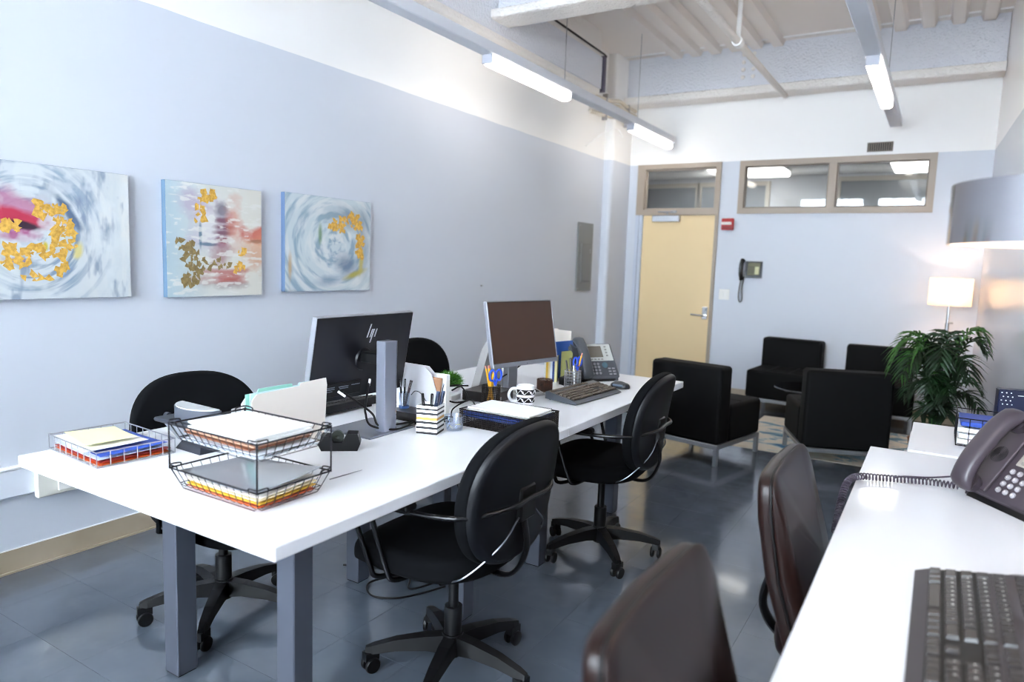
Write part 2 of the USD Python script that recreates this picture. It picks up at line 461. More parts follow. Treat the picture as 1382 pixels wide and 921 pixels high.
# the corridor behind the back wall
hall_m = pm('corridor_paint', 'cfcfd2', .5)
struct('wall_corridor', bx(-6, 3, 10.2, 10.3, 0, 3.2), hall_m, 'far wall of the corridor')
struct('ceiling_corridor', bx(-6, 3, YB + .12, 10.3, 3.0, 3.1), hall_m)
struct('wall_corridor', [bx(-6.1, -6, YB + .12, 10.3, 0, 3.2), bx(3, 3.1, YB + .12, 10.3, 0, 3.2)], hall_m)
struct('wall_corridor', [bx(-6, XL - .1, YB + .1, YB + .12, 0, 3.2), bx(.5, 3, YB + .1, YB + .12, 0, 3.2)], hall_m)
struct('floor_corridor', bx(-6, 3, YB + .12, 10.3, -.08, 0), bed_m)
for k, (a, b, z1) in enumerate(((-4.1, -3.17, 2.56), (-3.08, -2.85, 2.56), (-2.5, -2.19, 2.56), (-1.24, -.24, 2.59))):
    wf = struct('window_corridor', frame_xz(a - .06, b + .06, 1.0, z1 + .06, .06, 10.16, 10.2), pm('corridor_frame', 'c2b8ab', .5))
    part('pane', bx(a, b, 10.185, 10.19, 1.06, z1), pm('grey_glass', '8d8f92', .12), wf)
    part('blind', bx(a, b, 10.191, 10.199, 1.06, z1), pm('grey_blind', '86888b', .7), wf)
solo('corridor_pipe', mv(cyl(.055, -3.5, 3.5, 16), -1.5, 10.05, 2.73, ry=90), white_m, 'white pipe along the corridor wall, seen through the glass above the door', 'pipe')
lit_m = emit('corridor_light', (1.0, .97, .93), 2.6)
for x0, x1, y, z, lab in ((-2.35, -1.8, 9.3, 2.62, 'bright ceiling light of the corridor behind the left pane of the high window'), (-.62, -.2, 9.3, 2.62, 'bright ceiling light of the corridor behind the right pane of the high window'), (-2.92, -2.6, 9.5, 2.74, 'corridor light seen at the right end of the transom above the door')):
    t = thing('corridor_light', lab, 'ceiling light', ((x0 + x1) / 2, y, z))
    wdt = (x1 - x0) / 2
    part('housing', bx(-wdt, wdt, -.5, .5, .06, .1, .004), white_m, t)
    part('diffuser', rb(-wdt + .01, wdt - .01, -.49, .49, 0, .062, .02, 1), lit_m, t)
    for yy in (-.4, .4):
        part('hanger', bx(-.004, .004, yy - .004, yy + .004, .1, 3.0 - z), steel_m, t)

# ---------------------------------------------------------------- pipes at the ceiling
pp = thing('sprinkler_pipe', 'cream sprinkler pipe running below the ceiling deck to the back beam', 'pipe', (-1.49, 0, 3.125))
part('pipe', tube([(0, 3.9, 0), (0, 7.47, 0)], .028, 14), spray_edge_m, pp, smooth=40)
part('drop_hanger', [tube([(.0, 5.6, .03), (.0, 5.6, ZC - 3.125)], .018, 10), tube([(0, 5.56, 0), (0, 5.64, 0)], .04, 14)], white_m, pp)
ring = lambda z, dx: spl([(-3.27 + .02, 6.85, z), (-3.14 - dx, 6.95, z + .01), (-3.1, 7.14, z + .01), (-3.12, 7.2 - .03, z), (-3.15, 7.55, z)], 6)
cd = thing('conduit_bundle', 'bundle of cream conduits bent around the corner column by the ceiling', 'conduits')
for k in range(4):
    z = 2.98 + k * .055
    part('conduit', tube(spl([(-3.27, 6.75, z), (-3.2, 7.05, z), (-3.12, 7.15, z), (-3.145, 7.4, z), (-3.145, 7.68, z)], 6), .02, 8), pm('conduit_cream', 'cfc5b4', .5), cd, smooth=40)
for yy, xx in ((7.0, -3.215), (7.45, -3.15)):
    part('clamp', bx(xx - .03, xx + .025, yy - .012, yy + .012, 2.93, 3.2, .003), pm('clamp_grey', '9a9796', .5), cd)
solo('loose_cable', tube(spl([(-3.27, 6.7, 2.62), (-3.2, 6.95, 2.78), (-3.12, 7.12, 2.86), (-3.13, 7.3, 2.8)], 8), .008, 6), white_m, 'loose white cable arching across the corner column', 'cable', smooth=40)

# ---------------------------------------------------------------- light fixtures
def fixture(label, x, y0, y1, lamps, wires, zz=2.7):
    t = thing('strip_light', label, 'ceiling light', (x, 0, zz), 0, 'suspended fluorescent strips')
    part('housing', bx(-.05, .05, y0, y1, .05, .12, .006), pm('strip_housing', 'd9dbe2', .45), t)
    for a, b in lamps:
        part('lamp_tube', rb(-.042, .042, a, b, -.02, .048, .025, 2), tube_m, t, smooth=40)
        for e in (a - .012, b):
            part('end_cap', bx(-.04, .04, e, e + .012, -.01, .05, .003), pm('cap_grey', 'b8bac4', .4), t)
    for y in wires:
        part('suspension_wire', tube([(0, y, .12), (0, y, ZC - zz)], .003, 5), steel_m, t)
fixture('long white strip light near the left wall with two lit tubes', -2.68, 1.2, 7.6, ((3.96, 5.1), (6.45, 7.55)), (2.4, 5.05, 6.6))
fixture('long white strip light over the right side with one lit tube', -.49, .6, 7.45, ((5.0, 6.3),), (1.0, 3.9, 6.2))

# ---------------------------------------------------------------- things fixed to the walls
v = thing('vent', 'small dark louvred vent high on the back wall', 'vent', (-.626, YB, 2.62))
part('vent_frame', frame_xz(-.112, .112, -.045, .045, .008, -.008, 0), pm('vent_bronze', '7d7268', .5), v)
part('backing', bx(-.11, .11, -.002, 0, -.043, .043), pm('vent_dark', '2c2825', .8), v)
for k in range(11):
    part('slat', bx(-.098 + k * .0188, -.09 + k * .0188, -.007, -.002, -.038, .038), pm('vent_bronze', '7d7268', .5), v)
a = thing('fire_alarm_pull', 'red fire alarm pull station beside the door', 'fire alarm', (-2.026, YB, 1.878))
red_m = pm('alarm_red', 'b3201f', .35)
part('body', bx(-.065, .065, -.045, 0, -.063, .063, .008), red_m, a)
part('pull_bar', bx(-.06, .045, -.058, -.044, -.006, .022, .004), pm('alarm_white', 'f1ebe6', .4), a, label='white pull bar')
part('lower_plate', bx(-.05, .055, -.05, -.044, -.05, -.02, .002), pm('alarm_dark_red', '8d1a1b', .4), a)
s = thing('light_switch', 'white double light switch plate right of the door', 'light switch', (-2.018, YB, 1.12))
sw_m = pm('switch_white', 'eceae6', .35)
part('plate', bx(-.057, .057, -.007, 0, -.057, .057, .003), sw_m, s)
for x in (-.023, .023):
    part('rocker', bx(x - .017, x + .017, -.012, -.006, -.034, .034, .003), sw_m, s)
ph = thing('wall_phone', 'black wall telephone with a hanging looped cord', 'telephone', (-1.745, YB, 1.40))
part('body', hull([(x, y, z) for x, y, z in ((-.06, 0, -.09), (.11, 0, -.09), (.11, 0, .09), (-.06, 0, .09), (-.06, -.06, -.085), (.105, -.05, -.085), (.105, -.03, .085), (-.06, -.04, .085))]), gloss_black_m, ph)
part('handset', tube(spl([(-.085, -.055, .095), (-.09, -.085, .06), (-.092, -.09, 0), (-.09, -.085, -.06), (-.085, -.055, -.1)], 5), [.026] * 2 + [.022] * 17 + [.027] * 2, 10, flat=1.2), gloss_black_m, ph, smooth=50)
part('faceplate', mv(bx(-.03, .095, -.004, 0, -.06, .07, .001), 0, -.049, 0, rx=-6), pm('olive_plate', '6d6a4c', .4), ph, label='olive face plate')
part('label_card', mv(bx(.045, .085, -.006, 0, -.05, .03, .001), 0, -.049, 0, rx=-6), pm('label_card', 'c9c79a', .5), ph)
part('buttons', [mv(bx(-.02 + i * .02, -.008 + i * .02, -.008, 0, -.04 + k * .02, -.028 + k * .02, .001), 0, -.049, 0, rx=-6) for i in range(3) for k in range(4)], pm('key_grey', '4b4a3d', .5), ph)
part('cord', tube(spl([(-.09, -.06, -.1), (-.105, -.05, -.2), (-.112, -.04, -.3), (-.095, -.035, -.35), (-.075, -.035, -.32), (-.08, -.045, -.2), (-.07, -.03, -.1)], 8), .006, 6), pm('cord_grey', '5b5650', .6), ph, smooth=50)

e = thing('electrical_panel', 'grey metal electrical panel on the far end of the left wall', 'electrical panel', (XL, 6.79, 1.472))
pg = pm('panel_grey', '86898b', .45, .2)
part('cover', bx(0, .02, -.178, .178, -.362, .362, .004), pg, e)
dr = part('panel_door', bx(.019, .028, -.1, .12, -.26, .14, .003), pm('panel_grey_door', '7d8083', .45, .2), e)
part('latch', bx(.027, .036, .09, .11, .04, .09, .002), steel_m, dr)
part('screw', [mv(lathe([(0, 0), (.008, 0), (.006, .004), (0, .005)], 8), .02, y, z, ry=90) for y in (-.15, .15) for z in (-.33, .33)], steel_m, e)
solo('wall_hook', [bx(0, .012, -.012, .012, -.006, .006, .002), bx(.012, .02, -.018, -.006, -.003, .003)], pm('hook_grey', 'c3c5c9', .5), 'tiny pale bracket left on the left wall above the monitors', 'hook', (XL, 4.86, 1.19))
rw = thing('wall_raceway', 'white wiring raceway along the left wall behind the tables', 'raceway', (XL, 0, 0))
part('channel', bx(0, .03, YF, 7.1, .335, .455, .006), pm('raceway_white', 'dfe3ec', .4), rw)
part('ledge', bx(0, .035, YF, 7.1, .455, .468, .004), white_m, rw)
for y0 in (1.42, 4.2):
    ob = part('outlet_box', bx(.03, .06, y0, y0 + .34, .315, .45, .004), pm('outlet_cream', 'e3e0d6', .4), rw)
    part('outlet_plate', bx(.06, .068, y0 + .08, y0 + .34, .33, .41, .003), sw_m, ob)
    part('screw', [mv(lathe([(0, 0), (.005, 0), (.004, .003), (0, .003)], 8), .068, y0 + q, .375, ry=90) for q in (.11, .3)], dark_m, ob)

# ---------------------------------------------------------------- paintings (painted canvas, gold leaf laid on)
gold_m = pm('gold_leaf', 'efc15c', .45, .2, noise=(60, 'cf9c44'), bump=(90, .6, .003))
bronze_m = pm('bronze_leaf', 'a08a5c', .45, .2, noise=(60, '87734a'), bump=(90, .6, .003))
LOOKS['painted'] = usdkit.material(stage, '/World/Looks/painted_canvas', {
    'a': ('attribute', {'attribute': 'paint'}), 'tc': ('texture_coordinate', {}), 'n': ('noise_texture', {'scale': 90.0, 'detail': 4.0}),
    'b': ('bump', {'strength': .3, 'distance': .002}), 'p': ('principled_bsdf', {'roughness': .5})},
    [('a.color', 'p.base_color'), ('tc.object', 'n.vector'), ('n.fac', 'b.height'), ('b.normal', 'p.normal')], surface='p.BSDF')

def blend(C, col, m):
    return C * (1 - m[..., None]) + np.array(lin(col)) * m[..., None]
def blob(U, V, u, v, a, b, rot=0, soft=.22, warp=None):
    c, s = math.cos(math.radians(rot)), math.sin(math.radians(rot))
    x, y = (U - u) * c + (V - v) * s, -(U - u) * s + (V - v) * c
    r = np.sqrt((x / a) ** 2 + (y / b) ** 2) + (0 if warp is None else warp)
    return np.clip((1 + soft - r) / (2 * soft), 0, 1)
def N2(x, y, seed, o=4):
    return meshkit.fbm(np.stack([x, y, np.full_like(x, seed * 1.7)], -1), o, seed)

def NP(A, R, k, s, seed, o=4):
    return meshkit.fbm(np.stack([np.cos(A) * k, np.sin(A) * k + seed * 3.1, R * s], -1), o, seed)

def painting(label, yc, zc, W, H, fn, leaves, edge):
    """canvas on the left wall: u runs along +y (to the right as seen), v upwards, both 0..1"""
    t = thing('painting', label, 'painting', (XL, yc, zc), 0, 'abstract canvases on the left wall')
    D = .035
    part('canvas_edge', bx(.001, D - .001, -W / 2, W / 2, -H / 2, H / 2, .002), pm(*edge), t)
    n = 210
    U, V = np.meshgrid(np.linspace(0, 1, n), np.linspace(0, 1, n), indexing='ij')
    C = np.clip(fn(U, V), 0, 1) * .78
    pts = np.stack([np.full_like(U, D), (U - .5) * (W - .002), (V - .5) * (H - .002)], -1).reshape(-1, 3)
    i, j = np.meshgrid(np.arange(n - 1), np.arange(n - 1), indexing='ij')
    q = np.stack([i * n + j, (i + 1) * n + j, (i + 1) * n + j + 1, i * n + j + 1], -1).reshape(-1, 4)
    p = part('painted_face', (pts, q), LOOKS['painted'], t)
    UsdGeom.PrimvarsAPI(p).CreatePrimvar('paint', Sdf.ValueTypeNames.Color3fArray, 'vertex').Set(Vt.Vec3fArray.FromNumpy(C.reshape(-1, 3).astype(np.float32)))
    r = np.random.default_rng(int(yc * 100))
    for mat, u, v, a, b, cnt in leaves:
        for k in range(int(cnt * 1.7)):
            du, dv = r.uniform(-.8, .8, 2) * (1, 1)
            cu, cv = u + a * du, v + b * dv
            if not (.02 < cu < .98 and .03 < cv < .97):
                continue
            m = r.integers(5, 8)
            an = np.sort(r.uniform(0, 2 * np.pi, m))
            rad = r.uniform(.35, 1, m) * r.uniform(.012, .032)
            if m < 3 or np.max(np.diff(np.append(an, an[0] + 2 * np.pi))) > 2.6:
                continue
            P2 = np.stack([rad * np.cos(an), rad * np.sin(an)], 1)
            th = .0006 + .0006 * r.random()
            fl = basis(extr(P2, th), (0, 1, 0), (0, 0, 1), (1, 0, 0), (D, np.clip((cu - .5) * W, -W / 2 + .03, W / 2 - .03), np.clip((cv - .5) * H, -H / 2 + .03, H / 2 - .03)))
            part('leaf_flake', fl, mat, t)

def art1(U, V):
    U = (U - .336) / .664
    u, v = U - .2, (V - .50) * 1.05
    R, A = np.hypot(u, v), np.arctan2(v, u)
    C = np.ones(U.shape + (3,)) * np.array(lin('dfe5e8'))
    sw = NP(A, R, 1.5, 20, 11)
    C = blend(C, '8ba3bd', np.clip((sw - .47) * 5, 0, .85) * blob(U, V, .2, .5, .62, .6))
    C = blend(C, '6f88a8', np.clip((NP(A, R, 1.6, 28, 5) - .53) * 6, 0, .85) * np.exp(-((R - .36) / .09) ** 2))
    C = blend(C, 'f3f2ee', np.clip((N2(U * 9, V * 3, 8) - .46) * 4, 0, .85) * np.clip((U - .5) * 3, 0, 1))
    C = blend(C, '7f93b0', np.clip((N2(U * 14, V * 4, 21) - .56) * 7, 0, .75))
    wp = (N2(U * 6, V * 14, 3, 6) - .5) * 1.8
    C = blend(C, 'c985a6', blob(U, V, .1, .66, .26, .12, -14, .4, wp) * .9)
    C = blend(C, 'cf2f4f', blob(U, V, .06, .61, .2, .05, -14, .5, wp) * .95)
    C = blend(C, '2a2438', blob(U, V, .16, .54, .1, .022, -10, .4, wp) * .95)
    C = blend(C, 'b8518a', blob(U, V, .14, .47, .13, .03, 0, .5, wp) * .85)
    C = blend(C, 'b03a5d', blob(U, V, .05, .29, .1, .02, 0, .5, wp) * .8)
    C = blend(C, 'e3cf4f', blob(U, V, .31, .4, .022, .04, 0, .3, wp))
    C = blend(C, 'efe08a', blob(U, V, .56, .37, .035, .09, -15, .4, wp) * .9)
    C = blend(C, '5c7292', blob(U, V, .5, .65, .03, .17, 36, .5, wp) * .9)
    C = blend(C, 'e9eef0', np.clip((N2(U * 6, V * 7, 31) - .55) * 6, 0, .6))
    return C
def art2(U, V):
    C = np.ones(U.shape + (3,)) * np.array(lin('e9eae4'))
    wp = (N2(U * 9, V * 12, 4, 6) - .5) * 2.0
    C = blend(C, 'bcd6e2', np.clip(1.1 - U * 2.6, 0, 1) * .8)
    C = blend(C, 'f1ece0', np.clip((U - .55) * 3, 0, 1) * .8)
    C = blend(C, 'c9b5cf', blob(U, V, .26, .8, .16, .12, 0, .5, wp) * .7)
    C = blend(C, 'cbb4d2', blob(U, V, .45, .62, .2, .2, 0, .5, wp) * .55)
    C = blend(C, 'f2f0ee', blob(U, V, .42, .64, .12, .12, 0, .3, wp) * .8)
    for v0 in (.69, .63, .58, .52):
        C = blend(C, '7b3052', blob(U, V, .57, v0, .1, .028, 0, .4, wp * .6) * .85)
    C = blend(C, '6a6277', blob(U, V, .56, .78, .07, .06, 0, .5, wp) * .7)
    C = blend(C, '4d7895', blob(U, V, .33, .55, .016, .11, 0, .3) * .8)
    C = blend(C, '4d7895', blob(U, V, .42, .47, .1, .016, 0, .3) * .8)
    C = blend(C, 'e98b68', blob(U, V, .68, .66, .07, .2, 0, .6, wp) * .6)
    C = blend(C, 'd9583d', blob(U, V, .92, .58, .14, .06, 0, .4, wp) * .85)
    C = blend(C, '3c2a33', blob(U, V, .95, .515, .07, .014, 0, .4, wp) * .8)
    C = blend(C, 'e6a377', blob(U, V, .92, .38, .12, .13, 0, .6, wp) * .7)
    C = blend(C, 'a85a66', blob(U, V, .55, .4, .09, .12, 0, .6, wp) * .7)
    for v0, a in ((.22, .22), (.17, .26), (.13, .2)):
        C = blend(C, 'c4544a', blob(U, V, .6, v0, a, .025, 2, .5, wp) * .75)
    C = blend(C, '8d6f76', blob(U, V, .6, .1, .2, .03, 0, .6, wp) * .5)
    C = blend(C, 'f7f5ef', np.clip((N2(U * 11, V * 34, 17, 5) - .58) * 9, 0, .75))
    return C
def art3(U, V):
    u, v = U - .55, (V - .52) * .9
    R, A = np.hypot(u, v), np.arctan2(v, u)
    C = np.ones(U.shape + (3,)) * np.array(lin('dde8ec'))
    C = blend(C, '97b4ca', np.clip((NP(A, R, 1.6, 18, 13) - .46) * 5, 0, .85))
    C = blend(C, 'f3f6f6', np.clip((NP(A, R, 1.8, 15, 23) - .48) * 5, 0, .9))
    wp = (N2(U * 7, V * 7, 9) - .5) * 1.2
    C = blend(C, '93a3b4', blob(U, V, .72, .8, .24, .1, -6, .6, wp) * .7)
    C = blend(C, '7f97b0', blob(U, V, .9, .5, .07, .3, 0, .6, wp) * .6)
    C = blend(C, '6f86a8', blob(U, V, .7, .28, .1, .12, 35, .6, wp) * .7)
    C = blend(C, '7f9fc0', blob(U, V, .48, .11, .12, .05, 5, .6, wp) * .7)
    C = blend(C, '6f9a68', blob(U, V, .38, .6, .02, .1, 0, .5, wp) * .8)
    C = blend(C, 'd3c34f', blob(U, V, .8, .18, .12, .03, 22, .5, wp) * .85)
    C = blend(C, 'e0cf6a', blob(U, V, .88, .3, .025, .12, -8, .5, wp) * .8)
    C = blend(C, 'd8b27a', blob(U, V, .05, .25, .02, .14, 0, .5, wp) * .8)
    return C
painting('abstract canvas with pink centre and swirling pale blue strokes, leftmost of three', 1.47, 1.455, .79, .565, art1,
         ((gold_m, .57, .66, .09, .07, 24), (gold_m, .64, .5, .07, .14, 36), (gold_m, .57, .35, .09, .06, 20), (gold_m, .43, .36, .1, .05, 18), (gold_m, .40, .27, .08, .04, 12), (gold_m, .38, .55, .06, .05, 14), (gold_m, .62, .25, .04, .06, 9), (gold_m, .5, .17, .12, .025, 5)), ('edge_blue_grey', '7f8a99', .6))
painting('abstract canvas with red and plum strokes and bronze flakes, middle of three', 2.328, 1.452, .565, .575, art2,
         ((bronze_m, .2, .40, .12, .12, 26), (bronze_m, .26, .3, .1, .12, 24), (bronze_m, .24, .14, .1, .07, 22), (bronze_m, .42, .3, .14, .06, 10), (bronze_m, .58, .3, .08, .06, 9), (gold_m, .42, .9, .1, .05, 18), (gold_m, .33, .74, .07, .08, 12), (gold_m, .76, .4, .07, .06, 14), (gold_m, .74, .27, .06, .05, 10)), ('edge_blue', '5f7a92', .6))
painting('pale blue abstract canvas with orange gold patches, rightmost of three', 3.127, 1.466, .71, .575, art3,
         ((gold_m, .6, .72, .09, .1, 34), (gold_m, .76, .8, .1, .06, 20), (gold_m, .82, .72, .1, .06, 14), (gold_m, .86, .52, .05, .14, 34), (gold_m, .88, .4, .04, .08, 10), (gold_m, .52, .7, .05, .04, 8)), ('edge_light_blue', '61799a', .6))

# ================================================================ furniture
T = 0.74
table_m = pm('white_laminate', 'eeeef1', 0.32)
leg_m = pm('grey_leg', '5f636e', 0.4, 0.5)
def table(label, y0, y1, legs_y):
    t = thing('work_table', label, 'table', (-1.8275, (y0 + y1) / 2, 0), 0, 'white work tables')
    yc = (y0 + y1) / 2
    part('tabletop', bx(-.6, .5985, y0 - yc, y1 - yc, T - .036, T, .0025), table_m, t)
    for x in (-.23, .322):
        for y in legs_y:
            lg = part('leg', bx(x - .036, x + .036, y - yc - .036, y - yc + .036, .004, T - .0365, .003), leg_m, t)
            part('foot', bx(x - .032, x + .032, y - yc - .032, y - yc + .032, 0, .005), dark_m, lg)
    part('cable_tray', bx(-.12, .12, -.5, .5, T - .12, T - .1, .004), leg_m, t)
    for q in (-.45, .45):
        part('tray_bracket', bx(-.1, .1, q - .01, q + .01, T - .1, T - .0365), leg_m, t)
    return t
table('near white work table on grey square legs', 1.015, 2.474, (1.315, 2.145))
table('far white work table on grey square legs', 2.476, 3.94, (2.745, 3.59))

desk_m = pm('white_gloss_desk', 'ededf0', 0.1)
t = thing('desk', 'white gloss desk in the right foreground with telephone and keyboard', 'desk', (.15, 1.95, 0))
part('desktop', bx(-.33, .29, -1.3, 1.02, T - .03, T, .002), desk_m, t)
for y in (-1.2, .92):
    part('side_panel', bx(-.28, .28, y - .012, y + .012, 0, T - .0305, .001), desk_m, t)
part('modesty_panel', bx(.24, .258, -1.187, .907, .2, T - .0305, .001), desk_m, t)
t = thing('cabinet', 'white cabinet just beyond the right desk, carrying papers and binders', 'cabinet', (.17, 3.30, 0))
part('body', bx(-.215, .24, -.285, .29, .02, T - .022, .001), desk_m, t)
part('top', bx(-.225, .25, -.295, .3, T - .0215, T, .002), table_m, t)
for k in range(3):
    dr = part('drawer', bx(-.232, -.2155, -.27, .275, .04 + k * .225, .25 + k * .225, .002), desk_m, t)
    part('drawer_pull', bx(-.245, -.2325, -.06, .06, .2 + k * .225, .21 + k * .225, .002), steel_m, dr)
part('plinth', bx(-.2, .23, -.27, .28, 0, .02), dark_m, t)

# ---------------------------------------------------------------- task chairs
fabric_m = pm('black_fabric', '050609', 0.9, bump=(900, .25, .0006), specular_ior_level=.15)
shell_m = pm('black_vinyl', '07080d', 0.45, specular_ior_level=.35)
def chair_base(t, phase, R=.275, h=.40):
    for k in range(5):
        a = math.radians(phase + 72 * k)
        c, s = math.cos(a), math.sin(a)
        X, Y, Z = (c, s, 0), (-s, c, 0), (0, 0, 1)
        pts = lambda r, w, z0, z1: [(r, -w, z0), (r, w, z0), (r, -w * .75, z1), (r, w * .75, z1)]
        segs = [(0.0, .03, .072, .135), (.09, .027, .085, .132), (.19, .022, .082, .118), (R - .01, .018, .07, .098), (R + .018, .012, .07, .088)]
        part('spoke', [basis(hull(pts(*segs[i]) + pts(*segs[i + 1])), X, Y, Z) for i in range(4)], dark_m, t, smooth=40)
        ca = a + [.6, -.9, 1.3, .2, -.4][k]
        cc, cs = math.cos(ca), math.sin(ca)
        o = (R * c, R * s, 0)
        cas = part('caster', [basis(mv(trimesh.creation.box([.05, .03, .03]), 0, 0, .058), (cc, cs, 0), (-cs, cc, 0), Z, o), basis(cyl(.008, .04, .08, 8), X, Y, Z, o)], dark_m, t)
        for sgn in (-1, 1):
            part('wheel', basis(mv(lathe([(0, -.008), (.024, -.008), (.027, -.004), (.027, .004), (.02, .008), (0, .008)], 20), 0, 0, 0, rx=90), (cc, cs, 0), (-cs, cc, 0), Z, (o[0] - cs * .016 * sgn, o[1] + cc * .016 * sgn, .027)), dark_m, cas, smooth=40)
    part('column', [cyl(.03, .06, .235, 20), cyl(.017, .23, h, 16), cyl(.036, .07, .14, 20)], dark_m, t, smooth=40)

def task_chair(name, label, loc, rz, phase):
    """faces local +x"""
    t = thing(name, label, 'chair', loc, rz, 'black task chairs at the tables')
    chair_base(t, phase)
    part('seat_plate', [bx(-.13, .13, -.1, .1, .395, .42, .006), bx(-.02, .06, -.16, .16, .405, .422, .004)], dark_m, t)
    seat = pad(se(.262, .255, 2.8), .08, .036, .012, .02)
    v = seat.vertices
    v[:, 2] -= .05 * np.clip((v[:, 0] - .1) / .15, 0, 1) ** 2
    part('seat', mv(seat, .062, 0, .42), fabric_m, t, smooth=True)
    o = np.where(se(.255, .225, 2.55, 64)[:, 1:] >= 0, se(.255, .225, 2.55, 64), se(.255, .225, 3.1, 64))
    o[:, 0] *= np.where(o[:, 1] < 0, 1 - .14 * (np.clip(-o[:, 1] / .225, 0, 1)) ** 1.3, 1)
    def back(m, off):
        p = m.vertices
        x, y, z = p[:, 0].copy(), p[:, 1].copy(), p[:, 2].copy()
        n = np.empty_like(p)
        n[:, 0] = -.235 + off + z - .13 * (y + .1) + .5 * x ** 2 - .25 * y ** 2
        n[:, 1] = -x
        n[:, 2] = .69 + y
        return TM(n, m.faces)
    # local x of the outline runs to -y, thickness to +x (the front)
    part('backrest', back(pad(o, .05, .022, .012, .01), 0.0), fabric_m, t, smooth=True)
    part('back_shell', back(pad(o * .975, .03, .004, 0, .022), -.024), shell_m, t, smooth=True)
    part('back_bracket', [mv(bx(-.045, -.02, -.045, .045, -.06, .05, .006), -.235, 0, .66), tube(spl([(-.262, 0, .61), (-.275, 0, .5), (-.22, 0, .405), (-.1, 0, .4)], 6), .016, 8, flat=.5)], dark_m, t, smooth=40)
    for s in (-1, 1):
        ar = [tube(spl([(-.29, 0, .675), (-.285, .12 * s, .672), (-.2, .25 * s, .66), (-.03, .29 * s, .655), (.16, .285 * s, .655), (.2, .283 * s, .645), (.20, .275 * s, .6), (.14, .262 * s, .44), (.12, .25 * s, .40), (.08, .17 * s, .395), (.0, .1 * s, .4)], 7), .0085, 8),
              tube(spl([(.12, .285 * s, .652), (.12, .276 * s, .6), (.07, .262 * s, .44), (.05, .245 * s, .405), (.03, .14 * s, .4)], 6), .0085, 8)]
        a = part('armrest', ar, gloss_black_m, t, smooth=50)
        part('arm_pad', rb(-.05, .19, .285 * s - .026, .285 * s + .026, .657, .683, .012), dark_m, a, smooth=40)
        part('brace_rod', tube(spl([(-.275, .05 * s, .62), (-.26, .13 * s, .55), (-.17, .2 * s, .45), (-.05, .17 * s, .405), (.0, .12 * s, .405)], 7), .003, 7), pm('rod_steel', '8d8f96', .28, 1.0), t, smooth=50)
    return t
task_chair('task_chair', 'black task chair pulled up to the near table, its back to the viewer', (-1.315, 1.83, 0), 180, 36)
task_chair('task_chair', 'black task chair at the right side of the far table, near the sofas', (-1.315, 3.03, 0), 184, 56)
task_chair('task_chair', 'black task chair behind the left end of the near table, front of its backrest showing', (-2.28, 1.64, 0), -11, 32)
task_chair('task_chair', 'black task chair at the wall side of the far table, only its curved top showing', (-2.45, 3.3, 0), 0, 10)

leather_m = pm('brown_black_leather', '1e0f0c', 0.32, bump=(260, .15, .0012), specular_ior_level=.32)
def leather_chair(label, loc, rz):
    t = thing('leather_chair', label, 'chair', loc, rz, 'leather chairs at the right desk')
    chair_base(t, 20, .27)
    part('seat_plate', bx(-.12, .12, -.12, .12, .395, .43, .006), dark_m, t)
    part('seat', mv(pad(se(.24, .235, 4), .09, .04, .015, .03), .03, 0, .43), leather_m, t, smooth=True)
    o = se(.238, .25, 13, 120)
    o[:, 0] *= np.where(o[:, 1] < 0, 1 - .12 * np.clip(-o[:, 1] / .25, 0, 1), 1 - .03 * np.clip(o[:, 1] / .25, 0, 1) ** 2)
    def back(m, off):
        p = m.vertices
        x, y, z = p[:, 0].copy(), p[:, 1].copy(), p[:, 2].copy()
        n = np.empty_like(p)
        n[:, 0] = -.20 + off + z - .02 * y / .25 + .055 * (np.clip(-y / .25, -.3, 1)) + .25 * x ** 2
        n[:, 1] = -x
        n[:, 2] = .652 + y
        return TM(n, m.faces)
    cush = pad(o, .05, .034, .034, .012)
    cush.vertices[:, 2] *= 1 - .72 * np.clip((cush.vertices[:, 1] - .02) / .23, 0, 1) ** 1.6
    part('backrest', back(cush, 0), leather_m, t, smooth=True)
    part('back_shell', back(pad(o * .99, .032, .006, 0, .016), -.033), leather_m, t, smooth=True)
    part('seam_piping', back(TM(*(lambda q: (q.vertices, q.faces))(tube(np.column_stack([o * .985, np.zeros(len(o))]), .0035, 6, closed=True))), -.001), dark_m, t, smooth=True)
    part('lumbar_seam', back(tube(np.column_stack([np.linspace(-.2, .2, 20), np.full(20, -.06), 0.0705 - .5 * np.linspace(-.2, .2, 20) ** 2]), .002, 6), 0), dark_m, t)
    part('back_post', tube(spl([(-.24, 0, .6), (-.26, 0, .48), (-.2, 0, .405), (-.08, 0, .41)], 6), .022, 8, flat=.5), dark_m, t, smooth=40)
    return t
l1 = leather_chair('dark brown leather chair in the foreground, nearest to the viewer', (-.115, 1.03, 0), 0)
dup(l1, 'dark brown leather chair at the far end of the right desk', (-.085, 1.95, 0), 0)

